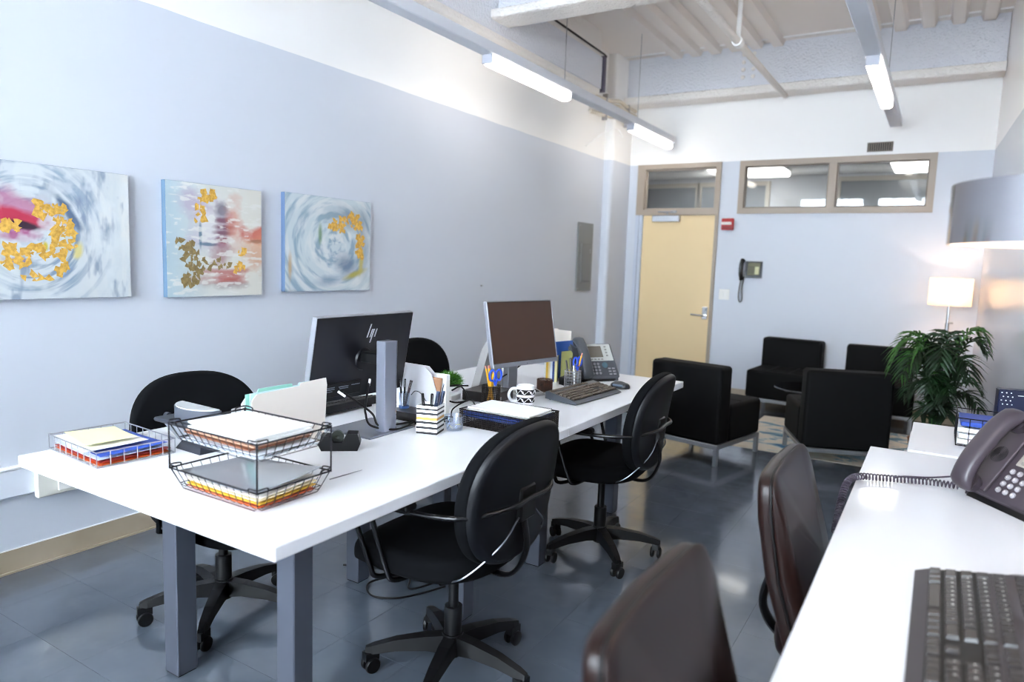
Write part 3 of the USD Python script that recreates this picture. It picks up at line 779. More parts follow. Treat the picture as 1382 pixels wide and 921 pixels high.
# ---------------------------------------------------------------- lounge chairs, coffee table, rug
sofa_m = pm('black_upholstery', '050506', 0.7, bump=(700, .2, .0008), specular_ior_level=.2)
sofa_frame_m = pm('satin_frame', 'a9acb0', 0.35, .9)
def lounge(label, loc, rz):
    """origin on the floor at the middle, back at -y, faces +y"""
    t = thing('lounge_chair', label, 'armchair', loc, rz, 'black armless lounge chairs')
    W, D, F = .29, .33, .13
    part('backrest', rb(-W, W, -D, -D + .17, F + .022, .71, .028), sofa_m, t, smooth=40)
    s = part('seat', rb(-W, W, -D + .168, D, F + .022, .425, .028), sofa_m, t, smooth=40)
    part('seat_seam', [tube([(x, -D + .18, .4255), (x, D - .03, .4255)], .003, 6) for x in (-.1, .1)] + [tube([(-W + .03, .06, .4255), (W - .03, .06, .4255)], .003, 6)], dark_m, s)
    part('frame', [bx(-W, W, -D, -D + .03, F - .008, F + .022, .002), bx(-W, W, D - .03, D, F - .008, F + .022, .002), bx(-W, -W + .03, -D + .03, D - .03, F - .008, F + .022, .002), bx(W - .03, W, -D + .03, D - .03, F - .008, F + .022, .002)], sofa_frame_m, t)
    for x in (-1, 1):
        for y in (-1, 1):
            part('leg', bx(min(x * W, x * (W - .03)), max(x * W, x * (W - .03)), min(y * D, y * (D - .03)), max(y * D, y * (D - .03)), 0, F - .008, .002), sofa_frame_m, t)
    return t
def place(cx, cy, a, px=0, py=0):
    c, s = math.cos(math.radians(a)), math.sin(math.radians(a))
    return (cx + px * c - py * s, cy + px * s + py * c, 0)
lo = lounge('black lounge chair beyond the far table, back and right side in view', place(-1.25, 4.87, -13, -.29, .33), -13)
dup(lo, 'black lounge chair seen square from behind, right of the rug', place(-.75, 5.24, 21, .29, .33), 21)
dup(lo, 'black lounge chair against the back wall under the wall phone', (-1.255, 7.31, 0), 176)
dup(lo, 'black lounge chair against the back wall, partly behind the palm', (-.43, 7.28, 0), 184)

rug_m = usdkit.material(stage, '/World/Looks/rug_pattern', {
    'g': ('geometry', {}), 'mp': ('mapping', {'scale': (3.0, 7.0, 1.0)}), 'n': ('noise_texture', {'scale': 1.1, 'detail': 6.0, 'roughness': .65, 'distortion': .8}),
    'r': ('rgb_ramp', {'ramp': [(.3, lin('3f6f92')), (.42, lin('8fb0bd')), (.48, lin('e8e1d4')), (.58, lin('e6dcca')), (.66, lin('d6c6b2')), (.75, lin('86a0b0'))]}),
    'n2': ('noise_texture', {'scale': 160.0}), 'b': ('bump', {'strength': .8, 'distance': .006}), 'p': ('principled_bsdf', {'roughness': .95})},
    [('g.position', 'mp.vector'), ('mp.vector', 'n.vector'), ('n.fac', 'r.fac'), ('r.color', 'p.base_color'), ('g.position', 'n2.vector'), ('n2.fac', 'b.height'), ('b.normal', 'p.normal')], surface='p.BSDF')
solo('rug', bx(-.615, .615, -.69, .69, 0, .003, .001), rug_m, 'pale rug with blue and tan abstract pattern under the lounge chairs', 'rug', (-.735, 6.25, .0002))
ct = thing('coffee_table', 'low round black glass coffee table between the lounge chairs', 'coffee table', (-.83, 6.3, .0035))
part('tabletop', lathe([(0, .405), (.32, .405), (.33, .409), (.33, .413), (.32, .417), (0, .417)], 56), pm('black_glass', '0b0c0d', .05), ct, smooth=30)
part('pedestal', cyl(.03, .02, .405, 20), chrome_m, ct, smooth=40)
part('base', lathe([(0, 0), (.2, 0), (.2, .008), (.05, .02), (0, .022)], 40), chrome_m, ct, smooth=30)

# ---------------------------------------------------------------- lamps
shade_m = LOOKS['shade'] = usdkit.material(stage, '/World/Looks/fabric_shade', {
    'd': ('diffuse_bsdf', {'color': (.85, .8, .72)}), 't': ('translucent_bsdf', {'color': (.98, .94, .88)}), 'm': ('mix_closure', {'fac': .7})},
    [('d.BSDF', 'm.closure1'), ('t.BSDF', 'm.closure2')], surface='m.closure')
bulb_m = emit('warm_bulb', (1.0, .66, .42), 80.0)
fl = thing('floor_lamp', 'lit white drum floor lamp in the back right corner', 'lamp', (.07, 7.38, 0))
part('base', lathe([(0, 0), (.13, 0), (.13, .015), (.02, .03), (0, .03)], 32), steel_m, fl, smooth=30)
part('pole', [cyl(.011, .028, 1.24, 14), cyl(.016, .028, .98, 14)], steel_m, fl, smooth=40)
part('dimmer_knob', tube([(0, -.01, .985), (.045, -.012, .985)], .008, 8), steel_m, fl)
part('shade', lathe([(.168, 1.14), (.168, 1.385), (.1655, 1.385), (.1655, 1.14), (.168, 1.14)], 48), shade_m, fl, smooth=40)
part('shade_ring', [tube([(.165 * math.cos(a), .165 * math.sin(a), 1.28) for a in np.linspace(0, 2 * math.pi, 40, endpoint=False)], .002, 5, closed=True)] + [tube([(0, 0, 1.24), (.165 * math.cos(a), .165 * math.sin(a), 1.28)], .002, 5) for a in (0, 2.1, 4.2)], steel_m, fl)
part('bulb', lathe([(0, 1.235), (.014, 1.24), (.03, 1.28), (.02, 1.305), (0, 1.31)], 20), bulb_m, fl, smooth=True)

brush_m = usdkit.material(stage, '/World/Looks/brushed_shade', {
    'p': ('principled_bsdf', {'base_color': lin('b4b0b2'), 'metallic': 1.0, 'roughness': .12, 'anisotropic': .3}), 'tg': ('tangent', {'direction_type': 'radial', 'axis': 'z'})},
    [('tg.tangent', 'p.tangent')], surface='p.BSDF')
dl = thing('desk_lamp', 'desk lamp with a wide brushed metal drum shade at the right edge', 'lamp', (.225, 1.8, T))
zb, zt, r0 = 1.468 - T, 1.592 - T, .226
part('base', lathe([(0, 0), (.055, 0), (.055, .012), (.015, .025), (0, .025)], 32), steel_m, dl, smooth=30)
part('pole', cyl(.009, .02, zb + .05, 14), steel_m, dl, smooth=40)
part('shade', lathe([(r0, zb), (r0, zt), (r0 - .002, zt), (r0 - .002, zb), (r0, zb)], 96), brush_m, dl, smooth=40)
part('shade_lining', lathe([(r0 - .0025, zb + .002), (r0 - .0025, zt - .001), (r0 - .004, zt - .001), (r0 - .004, zb + .002), (r0 - .0025, zb + .002)], 96), pm('lining', 'f4efe6', .8), dl, smooth=40)
part('spider', [tube([(0, 0, zb + .05), (.222 * math.cos(a), .222 * math.sin(a), zb + .02)], .002, 5) for a in (.3, 2.4, 4.5)], steel_m, dl)
part('bulb', lathe([(0, zb + .045), (.015, zb + .05), (.03, zb + .08), (.02, zb + .1), (0, zb + .105)], 20), emit('desk_bulb', (1.0, .7, .46), 60.0), dl, smooth=True)

# ---------------------------------------------------------------- palm
palm = thing('potted_palm', 'green potted palm with arching fronds in front of the floor lamp', 'plant', (.04, 5.5, 0))
part('pot', lathe([(0, 0), (.115, 0), (.15, .27), (.155, .28), (.145, .28), (.14, .262), (0, .262)], 36), pm('pot_basket', '8a5f43', .7, bump=(80, .6, .004)), palm, smooth=35)
part('soil', lathe([(0, .262), (.138, .262), (0, .27)], 24), pm('soil', '2a2119', .9), palm)
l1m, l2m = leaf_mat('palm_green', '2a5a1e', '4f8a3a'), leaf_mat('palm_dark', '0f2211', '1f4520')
def frond(base, az, L, rise, droop, nl, ll, mat):
    c, s = math.cos(az), math.sin(az)
    ts = np.linspace(0, 1, 26)
    hx = L * (ts * .25 + .75 * ts ** 1.7)
    hz = rise * np.sin(np.clip(ts * 1.9, 0, 2.4)) - droop * ts ** 3
    P = np.column_stack([base[0] + c * hx, base[1] + s * hx, base[2] + hz])
    g = [tube(P, np.linspace(.006, .0015, 26), 5)]
    r = np.random.default_rng(int(az * 1000) % 9999 + nl)
    nl = int(nl * .8)
    for k in range(nl):
        f = .30 + .7 * k / nl
        i = min(int(f * 25), 24)
        p, d = P[i] + (P[i + 1] - P[i]) * (f * 25 - i), P[i + 1] - P[i]
        d /= np.linalg.norm(d)
        side = np.cross(d, (0, 0, 1.)); side /= np.linalg.norm(side) + 1e-9
        up = np.cross(side, d)
        l = ll * (math.sin(math.pi * min(1, .18 + .8 * (k / nl))) * .85 + .2) * r.uniform(.88, 1.1)
        for sg in (-1, 1):
            dirn = d * .75 + side * sg * .8 + up * .18
            dirn /= np.linalg.norm(dirn)
            w = .0115
            pts = []
            for q, ww in ((0, .3), (.3, 1), (.65, .8), (1, .03)):
                ctr = p + dirn * l * q + np.array([0, 0, -.55 * l * q * q])
                nrm = np.cross(dirn, up); nrm /= np.linalg.norm(nrm)
                pts += [ctr - nrm * w * ww, ctr + up * .004 * ww, ctr + nrm * w * ww]
            F = []
            for q in range(3):
                a = q * 3
                F += [(a, a + 3, a + 4), (a, a + 4, a + 1), (a + 1, a + 4, a + 5), (a + 1, a + 5, a + 2)]
            g.append(TM(pts, F))
    part('frond', g, mat, palm, smooth=False)
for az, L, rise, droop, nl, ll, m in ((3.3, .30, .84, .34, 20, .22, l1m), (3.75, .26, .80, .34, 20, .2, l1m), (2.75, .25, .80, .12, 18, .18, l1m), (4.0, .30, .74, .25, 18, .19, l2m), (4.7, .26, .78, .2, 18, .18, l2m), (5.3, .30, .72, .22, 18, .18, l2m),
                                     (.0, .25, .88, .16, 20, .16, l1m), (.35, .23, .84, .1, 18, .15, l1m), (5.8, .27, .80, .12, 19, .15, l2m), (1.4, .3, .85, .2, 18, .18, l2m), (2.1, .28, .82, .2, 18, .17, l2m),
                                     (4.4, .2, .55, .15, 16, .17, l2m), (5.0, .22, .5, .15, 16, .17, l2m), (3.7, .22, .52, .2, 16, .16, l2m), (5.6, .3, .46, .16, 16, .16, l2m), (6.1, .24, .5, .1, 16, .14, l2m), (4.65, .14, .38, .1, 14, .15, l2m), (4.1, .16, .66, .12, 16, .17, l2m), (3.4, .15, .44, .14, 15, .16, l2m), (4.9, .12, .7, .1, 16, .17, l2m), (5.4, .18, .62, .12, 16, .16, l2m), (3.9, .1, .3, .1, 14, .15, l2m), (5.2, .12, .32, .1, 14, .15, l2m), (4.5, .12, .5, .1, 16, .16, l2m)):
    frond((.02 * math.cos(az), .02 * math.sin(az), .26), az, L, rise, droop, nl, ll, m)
part('stems', [tube(spl([(.02 * math.cos(a), .02 * math.sin(a), .26), (.035 * math.cos(a), .035 * math.sin(a), .45), (.07 * math.cos(a), .07 * math.sin(a), .62)], 5), .006, 6) for a in np.arange(0, 6.2, .7)], l1m, palm)

# ================================================================ things on the tables
paper_m = pm('paper', 'f6f5f2', .7)
paper2_m = pm('paper_cool', 'e8edf5', .7)
yellow_pad_m = pm('yellow_pad', 'f4efb4', .7)
blue_m = pm('folder_blue', '2b50b4', .45)
navy_m = pm('folder_navy', '1c3f86', .45)
orange_m = pm('folder_orange', 'e2632a', .5)
red_m2 = pm('folder_red', 'a8322f', .5)
brown_m = pm('folder_brown', '8d5a41', .6)
manila_m = pm('folder_manila', 'efdcae', .6)
cream_f_m = pm('folder_cream', 'f0e6dc', .6)
mint_m = pm('folder_mint', '9fdccb', .5)
yellow_f_m = pm('folder_yellow', 'e5b93c', .5)
silver_wire_m = pm('silver_wire', 'b4b5bb', .35, .9)
black_wire_m = pm('black_wire', '17151b', .4, .2)
def flat(name, label, cat, w, d, mat, x, y, z, rz, group=None, curl=.004, t=.0007, phase=0.0):
    return solo(name, sheet(w, d, t, curl, 9, phase), mat, label, cat, (x, y, z), rz, group, smooth=30)

# -- silver wire tray with folders, left end
ST = (-2.255, 1.215, T)
t = thing('wire_tray', 'silver wire letter tray holding blue and orange folders at the left table end', 'letter tray', ST, -4)
W, D = .165, .12
for z, r in ((.004, .0022), (.05, .0022)):
    part('rim', tube([(-W, -D, z), (W, -D, z), (W, D, z), (-W, D, z)], r, 6, closed=True), silver_wire_m, t)
part('wire_grid', [wire((x, -D, .004), (x, -D, .05), .0013) for x in np.linspace(-W, W, 9)] + [wire((x, D, .004), (x, D, .05), .0013) for x in np.linspace(-W, W, 9)] +
     [wire((s * W, y, .004), (s * W, y, .05), .0013) for s in (-1, 1) for y in np.linspace(-D, D, 7)] + [wire((x, -D, .003), (x, D, .003), .001) for x in np.linspace(-W, W, 18)], silver_wire_m, t, kind='stuff')
zz = T + .006
for nm, lab, cat, w, d, m, dx, dy, dz, rz, cu in (
        ('folder', 'orange folder at the bottom of the silver wire tray', 'folder', .305, .218, orange_m, .004, .0, .0, -4, .004),
        ('folder', 'dark red folder in the silver wire tray above the orange one', 'folder', .305, .22, red_m2, 0, .002, .008, -3, .004),
        ('paper_sheet', 'white papers between the folders in the silver wire tray', 'paper', .3, .215, paper2_m, -.004, 0, .015, -4, .006),
        ('folder', 'bright blue folder with a clear cover in the silver wire tray', 'folder', .29, .205, blue_m, .004, .004, .024, -5, .012),
        ('paper_sheet', 'white sheet on the blue folder in the silver wire tray', 'paper', .25, .19, paper_m, -.025, -.022, .034, -7, .01),
        ('notepad', 'pale yellow note sheet on top in the silver wire tray', 'notepad', .2, .15, yellow_pad_m, -.03, -.02, .046, -10, .006)):
    flat(nm, lab, cat, w, d, m, ST[0] + dx, ST[1] + dy, zz + dz, rz, curl=cu)

# -- black two-tier wire tray
x0, x1, y0, y1 = -1.77, -1.405, 1.108, 1.355
BT = ((x0 + x1) / 2, (y0 + y1) / 2, T)
t = thing('wire_tray', 'two-tier black wire tray on the near table, stacked with papers and folders', 'letter tray', BT, 0)
hw, hd = (x1 - x0) / 2, (y1 - y0) / 2
def tier(zr, zf, sh):
    q = .8
    corners = [(-hw, -hd), (hw, -hd), (hw, hd), (-hw, hd)]
    rim = []
    for (a, b), (c, d) in zip(corners, corners[1:] + corners[:1]):
        rim += [np.array((a, b, zr)) * (1 - f) + np.array((c, d, zr)) * f for f in (0, .07, .93)]
    part('rim', tube(rim, .0026, 6, closed=True), black_wire_m, t)
    g = []
    iw, id_ = hw - .022, hd - .018
    for u in np.linspace(-1, 1, 13):
        g += [tube([(hw * u * .98, -hd, zr), (iw * u, -id_, zf + .01), (iw * u, -id_ + .012, zf), (iw * u, id_ - .012, zf), (iw * u, id_, zf + .01), (hw * u * .98, hd, zr)], .0012, 4)]
    for u in np.linspace(-1, 1, 9):
        g += [tube([(-hw, hd * u * .97, zr), (-iw, id_ * u, zf + .01), (-iw + .012, id_ * u, zf), (iw - .012, id_ * u, zf), (iw, id_ * u, zf + .01), (hw, hd * u * .97, zr)], .0012, 4)]
    g += [tube([(-iw, -id_, zf + .014), (iw, -id_, zf + .014), (iw, id_, zf + .014), (-iw, id_, zf + .014)], .0012, 4, closed=True)]
    part('wire_grid', g, black_wire_m, t, kind='stuff')
tier(.062, .006, 0)
tier(.187, .136, 0)
for sx in (-1, 1):
    for sy in (-1, 1):
        px, py = sx * hw, sy * hd
        part('post', [tube([(px, py, .06), (px, py, .192)], .0024, 6)] + [tube(spl([(px, py - sy * .035, z), (px, py - sy * .03, z + .008), (px, py, z + .009), (px - sx * .03, py, z + .008), (px - sx * .035, py, z)], 4), .0022, 5) for z in (.062, .187)], black_wire_m, t)
for nm, lab, w, d, m, dx, dy, dz, rz, cu, ph in (
        ('folder', 'orange folder lowest in the bottom tier of the black wire tray', .3, .19, orange_m, 0, 0, .009, 0, .004, 0),
        ('folder', 'yellow folder in the bottom tier of the black wire tray', .3, .19, yellow_f_m, .002, .0, .017, 1, .006, .2),
        ('folder', 'manila folder in the bottom tier of the black wire tray', .305, .195, manila_m, .002, .002, .026, -1, .008, .25),
        ('folder', 'cream folder in the bottom tier of the black wire tray', .316, .2, cream_f_m, 0, 0, .035, 1, .009, .3),
        ('plastic_sleeve', 'glossy grey plastic sleeve curling on top of the bottom tier of the black tray', .335, .215, pm('grey_sleeve', '9fa2a8', .12, .25), -.004, .004, .046, -2, .022, .35),
        ('paper_sheet', 'white papers lowest in the upper tier of the black wire tray', .315, .2, paper2_m, 0, 0, .139, 0, .004, 0),
        ('folder', 'pale folder in the upper tier of the black wire tray', .3, .19, paper2_m, .003, 0, .145, 2, .003, 0),
        ('folder', 'brown folder in the upper tier of the black wire tray', .29, .195, brown_m, -.01, -.002, .158, -2, .004, 0),
        ('folder', 'tan folder in the upper tier of the black wire tray', .29, .19, pm('folder_tan', 'c79a80', .6), -.006, 0, .166, -1, .003, 0)):
    flat(nm, lab, nm.split('_')[-1] if nm != 'paper_sheet' else 'paper', w, d, m, BT[0] + dx, BT[1] + dy, T + dz, rz, curl=cu, phase=ph, t=.003 if nm == 'folder' else .0012)
solo('paper_stack', [mv(sheet(.285, .19, .005, .005, 9), 0, 0, k * .0065, rz=[2, -3, 1][k]) for k in range(3)], paper_m, 'thick stack of white papers on top of the black wire tray', 'papers', (BT[0] - .004, BT[1] + .004, T + .172), -2)
solo('needle', tube([(0, 0, .0022), (.005, .06, .0022), (.01, .125, .0022)], [.0018, .0018, .0006], 6), pm('needle_grey', '8d8c92', .4, .6), 'thin grey metal rod lying on the table at the corner of the black wire tray', 'rod', (-1.488, 1.43, T), 0)

# -- dark desk device with half-round head
grey_dev = pm('charcoal_plastic', '33363f', .4)
dv = thing('document_camera', 'dark grey desk device with half-round head and round knob behind the trays', 'desk device', (-2.115, 1.47, T), -2)
part('foot', hull([(x, y, z) for x, y, z in ((-.02, -.11, 0), (.12, -.11, 0), (.12, .04, 0), (-.1, .04, 0), (-.04, -.06, .03), (.05, -.06, .03), (.05, .03, .03), (-.04, .03, .03))]), grey_dev, dv)
part('neck', [hull([(x, y, z) for x, y, z in ((-.12, -.04, 0), (.0, -.04, 0), (0, .05, 0), (-.12, .05, 0), (-.17, -.06, .05), (.03, -.07, .075), (.03, .06, .075), (-.17, .05, .05))])], pm('grey_neck', '8f929a', .45), dv)
part('tray', rb(-.19, .1, -.09, .06, .062, .078, .008, 1), grey_dev, dv, smooth=40)
half = Polygon([(.115 * math.cos(a), .075 * math.sin(a)) for a in np.linspace(math.pi, 2 * math.pi, 24)])
hd_ = part('head', mv(extr(half, .042), -.055, .01, .078), pm('slate_plastic', '4a4e58', .35), dv, smooth=40)
part('head_lid', mv(extr(half.buffer(-.004), .004), -.055, .01, .120), pm('pale_lid', 'b9bbbd', .4), hd_)
part('side_pin', mv(cyl(.012, 0, .02, 12), -.21, -.03, .07, ry=90), grey_dev, dv)
kn = part('knob_socket', cyl(.055, .04, .088, 28, .115, .06), pm('slate_plastic', '4a4e58', .35), dv, smooth=40)
part('knob', [cyl(.042, .088, .125, 28, .115, .06)], pm('knob_grey', 'a3a2a2', .4), kn, smooth=40)
part('arm', bx(.0, .12, .02, .09, .03, .07, .006), grey_dev, dv)

# -- standing file folders, mint and cream
def upright(name, label, cat, pts, mat, loc, rz, th=.002, lean=0, group=None):
    """pts: outline in (along, up)"""
    m = basis(extr(Polygon(pts), th), (1, 0, 0), (0, 0, 1), (0, -1, 0))
    if lean:
        m = mv(m, rx=lean)
    return solo(name, m, mat, label, cat, loc, rz, group)
fo = [(0, 0), (.32, 0), (.32, .19), (.315, .222), (.2, .222), (.195, .212), (0, .212)]
fo2 = [(0, 0), (.32, 0), (.32, .212), (.19, .212), (.185, .222), (.05, .222), (.045, .21), (0, .21)]
fo3 = [(.0, 0), (.31, 0), (.31, .195), (.015, .198), (0, .18)]
upright('file_folder', 'white file folder standing furthest back of the upright folders beside the monitor', 'folder', fo3, paper_m, (-1.862, 1.41, T), 90)
upright('file_folder', 'mint green tabbed file folder standing upright between white ones', 'folder', fo2, mint_m, (-1.855, 1.42, T), 90)
upright('file_folder', 'pale blue file folder standing just behind the front cream folder', 'folder', fo, pm('folder_pale_blue', 'cfe9ee', .5), (-1.848, 1.432, T), 90)
upright('file_folder', 'large cream file folder standing at the front of the upright folders', 'folder', [(0, 0), (.308, 0), (.32, .2), (.315, .226), (.2, .222), (.195, .213), (.02, .208), (0, .19)], cream_f_m, (-1.84, 1.432, T), 90)

# -- black tape-dispenser-like thing near the tray
tp = thing('tape_dispenser', 'black angular tape dispenser right behind the two-tier tray', 'tape dispenser', (-1.70, 1.695, T), 40)
side = [(-.07, 0), (.05, 0), (.06, .025), (.05, .058), (.015, .06), (.0, .03), (-.03, .028), (-.045, .05), (-.07, .052), (-.08, .02)]
part('body', basis(extr(side, .055), (1, 0, 0), (0, 0, 1), (0, -1, 0), (0, .0275, 0)), dark_m, tp)
part('tape_roll', mv(lathe([(0, -.008), (.021, -.008), (.021, .008), (.008, .008), (0, .006)], 24), -.018, 0, .045, rx=90), pm('tape_green', '131a12', .5), tp, label='dark green tape roll')
part('cutter', bx(-.084, -.072, -.02, .02, .04, .056, .001), steel_m, tp)
part('metal_clip', bx(.047, .053, -.024, -.02, .03, .058), steel_m, tp)

# -- monitors
scr_black = pm('monitor_back', '14141b', .38)
silver_m = pm('monitor_silver', 'b4b6bd', .35, .85)
def monitor(label, loc, rz, tilt, zc, W=.54, H=.325, screen='screen_dark', front_silver=False, sx=0.0):
    """screen faces local -y, stand behind it at +y"""
    t = thing('monitor', label, 'monitor', loc, rz)
    R = lambda m: mv(m, sx, 0, zc, rx=tilt)
    part('casing', R(rb(-W / 2, W / 2, -.012, .012, -H / 2, H / 2, .004, 1)), scr_black, t, smooth=30)
    part('edge_band', R(trimesh.util.concatenate([bx(-W / 2 - .002, -W / 2 + .006, -.014, .01, -H / 2, H / 2, .002), bx(W / 2 - .006, W / 2 + .002, -.014, .01, -H / 2, H / 2, .002), bx(-W / 2, W / 2, -.014, .01, H / 2 - .003, H / 2 + .002, .001), bx(-W / 2, W / 2, -.0155, .0, -H / 2 - .002, -H / 2 + .02, .002)])), silver_m, t, label='silver edge')
    part('screen', R(bx(-W / 2 + .007, W / 2 - .007, -.0145, -.0125, -H / 2 + .021, H / 2 - .006)), LOOKS[screen], t)
    return t, R
LOOKS['screen_dark'] = pm('screen_dark', '17110f', .2)
LOOKS['screen_brown'] = pm('screen_brown', '4a3226', .32)
m1, R1 = monitor('monitor seen from behind with silver logo, on a flat silver stand', (-1.875, 1.963, T), -90, -10, .281, W=.517)
# local: +x -> world -y, +y -> world +x
part('mount_disc', R1(mv(lathe([(0, 0), (.045, 0), (.042, .008), (0, .009)], 32), 0, .012, -.01, rx=-90)), scr_black, m1, smooth=30)
part('port_bay', R1(bx(-.0, .23, .011, .02, -.142, -.09, .002)), pm('port_black', '060608', .5), m1)
part('port_label', R1(trimesh.util.concatenate([bx(x, x + w, .0205, .0212, z, z + .0035) for x, w, z in ((.14, .06, -.105), (.14, .055, -.112), (.07, .05, -.107), (.07, .045, -.114), (.01, .045, -.106), (.15, .03, -.12))])), pm('label_grey', '7f8894', .6), m1)
lg = []
sl = .28
def stroke(x, z0, z1, w=.0062):
    return [(x + sl * z0, z0), (x + w + sl * z0, z0), (x + w + sl * z1, z1), (x + sl * z1, z1)]
for poly in (stroke(0, 0, .052), stroke(.0155, 0, .032), stroke(.025, -.022, .032), stroke(.0405, 0, .032)):
    # seen from behind the logo reads left to right along local -x
    lg.append(basis(extr(poly, .0008), (-1, 0, 0), (0, 0, 1), (0, 1, 0), (.0, .0122, .075)))
part('logo', R1(trimesh.util.concatenate(lg)), pm('logo_silver', 'dfe1e6', .3, .5), m1, label='silver logo of two slanted letters')
part('stand_column', [bx(-.033, .033, .105, .15, .006, .35, .003)], pm('stand_grey', 'a3a7b6', .32, .75), m1)
part('column_slot', bx(-.034, -.026, .114, .141, .02, .345), dark_m, m1)
part('column_edge', bx(-.0345, -.033, .141, .15, .006, .35), chrome_m, m1)
part('tilt_arm', bx(-.03, .03, .02, .108, .26, .3, .004), dark_m, m1)
part('base_plate', rb(-.125, .125, -.06, .165, 0, .008, .003, 1), pm('stand_base', '9396a2', .28, .8), m1, smooth=30)
ca = []
V = lambda x, y, z: (x, y, z)
part('cable', tube(spl([(.13, .035, .16), (.09, .06, .125), (.065, .08, .10), (.04, .1, .07), (.03, .12, .03), (-.06, .13, .02), (-.16, .13, .012)], 7), .0042, 7), dark_m, m1, smooth=50)
part('cable', tube(spl([(-.005, .035, .175), (.03, .06, .145), (.06, .08, .105), (.07, .09, .08), (.05, .1, .03), (-.02, .16, .012), (-.14, .14, .012), (-.22, .1, .008)], 7), .0042, 7), dark_m, m1, smooth=50)
part('plug', tube([(.15, .03, .165), (.125, .04, .145)], .005, 7), paper_m, m1, label='white cable plug')
part('plug', tube([(-.016, .03, .19), (-.002, .038, .168)], .005, 7), paper_m, m1, label='white cable plug')

m2, R2 = monitor('monitor with a dark brown reflecting screen facing the far right chair', (-1.80, 3.04, T), 79, -11, .30, W=.49, screen='screen_brown')
part('stand_column', bx(-.035, .035, .05, .09, .006, .3, .003), silver_m, m2)
part('base_plate', rb(-.12, .12, -.03, .17, 0, .008, .003, 1), silver_m, m2, smooth=30)
part('tilt_arm', bx(-.03, .03, .012, .052, .23, .28, .004), dark_m, m2)
part('power_light', R2(bx(-.003, .003, -.0162, -.0153, -.158, -.155)), dark_m, m2)
part('cable', tube(spl([(.1, .03, .16), (.02, .06, .1), (-.1, .06, .06), (-.2, .05, .01)], 8), .004, 6), dark_m, m2, smooth=50)
part('stand_wedge', basis(extr([(-.09, 0), (.1, 0), (.1, .05), (.05, .24), (.02, .25), (-.02, .2)], .05), (1, 0, 0), (0, 0, 1), (0, -1, 0), (-.13, .14, .0005)), pm('stand_taupe', 'a5a3a0', .4, .3), m2)

# -- keyboards
key_m = pm('key_black', '2e2826', .3)
key_far_m = pm('key_taupe', '57493d', .45)
legend_m = pm('key_legend', 'e8e4df', .5)
ROWS = [[('', 1)] * 15,
        [('`', 1)] + [(c, 1) for c in '1234567890-='] + [('', 2)],
        [('', 1.5)] + [(c, 1) for c in 'QWERTYUIOP[]'] + [('', 1.5)],
        [('', 1.75)] + [(c, 1) for c in "ASDFGHJKL;'"] + [('', 2.25)],
        [('', 2.25)] + [(c, 1) for c in 'ZXCVBNM,./'] + [('', 2.75)],
        [('', 1.25), ('', 1.25), ('', 1.25), ('', 6.25), ('', 1.25), ('', 1.25), ('', 1.25), ('', 1.25)]]
def keyboard(label, loc, rz, L, D, detail, kmat, cmat, num=True, feet=True):
    """local x: along the rows, y: away from the typist; origin at the centre"""
    t = thing('keyboard', label, 'keyboard', loc, rz, None)
    slope = .028 / D
    zt = lambda y: .014 + (y + D / 2) * slope
    prof = [(-D / 2, 0), (D / 2, .012), (D / 2, zt(D / 2)), (D / 2 - .01, zt(D / 2) + .004), (-D / 2 + .012, zt(-D / 2 + .012)), (-D / 2 - .012, .006)]
    case = extr(Polygon(prof).buffer(.0015, 2), L)
    part('key_plate', hull([(x, y, zt(y) + q) for x in (-L / 2 + .006, L / 2 - .006) for y in (-D / 2 + .012, D / 2 - .008) for q in (0, .0045)]), pm('plate_black', '060606', .5), t)
    part('case', basis(case, (0, 1, 0), (0, 0, 1), (1, 0, 0), (-L / 2, 0, 0)), cmat, t, smooth=25)
    if feet:
        part('foot', [bx(x - .015, x + .015, D / 2 - .012, D / 2 - .006, 0, .016, .001) for x in (-L / 2 + .04, L / 2 - .04)], dark_m, t)
    cols = 22.6 if num else 15
    u = (L - .02) / cols
    rows, far = [], []
    ys = D / 2 - .012
    rh = (D - .022) / 6.35
    def cap(x, w, yc, lab):
        zc = zt(yc) + .003
        w2, d2 = w / 2 - .0011, rh / 2 - .003
        k = hull([(sx * w2 * q, yc + sy * d2 * q, z + sy * d2 * slope) for q, z in ((1, zc - .002), (.82, zc + .0075)) for sx in (-1, 1) for sy in (-1, 1)])
        k.apply_translation([x, 0, 0])
        if detail:
            kp = part('key', k, kmat, t)
            if lab:
                tm = meshkit.text_mesh(lab, .0045, .0004)
                c = tm.bounds.mean(0)
                tm.apply_translation([-c[0], -c[1], 0])
                part('legend', mv(tm, x - w * .12, yc + d2 * .2, zc + .0078 + d2 * .2 * slope, rx=math.degrees(math.atan(slope))), legend_m, kp)
        else:
            far.append(k)
    for ri, row in enumerate(ROWS):
        yc = ys - rh * (ri + .5 + (.35 if ri else 0))
        x = -L / 2 + .01
        for lab, w in row:
            cap(x + w * u / 2, w * u, yc, lab)
            x += w * u
        if num:
            x += .3 * u
            for k in range(3):
                if ri in (0, 1, 2) or ri == 5 or (ri == 4 and k == 1):
                    cap(x + (k + .5) * u, u, yc, '')
            x += 3.3 * u
            for k in range(4):
                if ri > 0:
                    cap(x + (k + .5) * u, u, yc, '789456123'[(ri - 2) * 3 + k] if 2 <= ri <= 4 and k < 3 else '')
    if far:
        part('keys', far, kmat, t, kind='stuff')
    return t
keyboard('black keyboard in the right foreground on the gloss desk', (.118, 1.483, T), -90, .53, .2, True, key_m, pm('case_charcoal', '3a3336', .4), num=True)
keyboard('dark keyboard in front of the brown-screened monitor on the far table', (-1.478, 3.125, T), 86, .45, .165, False, key_far_m, pm('case_grey', '474b52', .4))
keyboard('black keyboard half hidden behind the monitor seen from the back', (-2.17, 2.08, T), -90, .44, .14, False, key_m, dark_m)

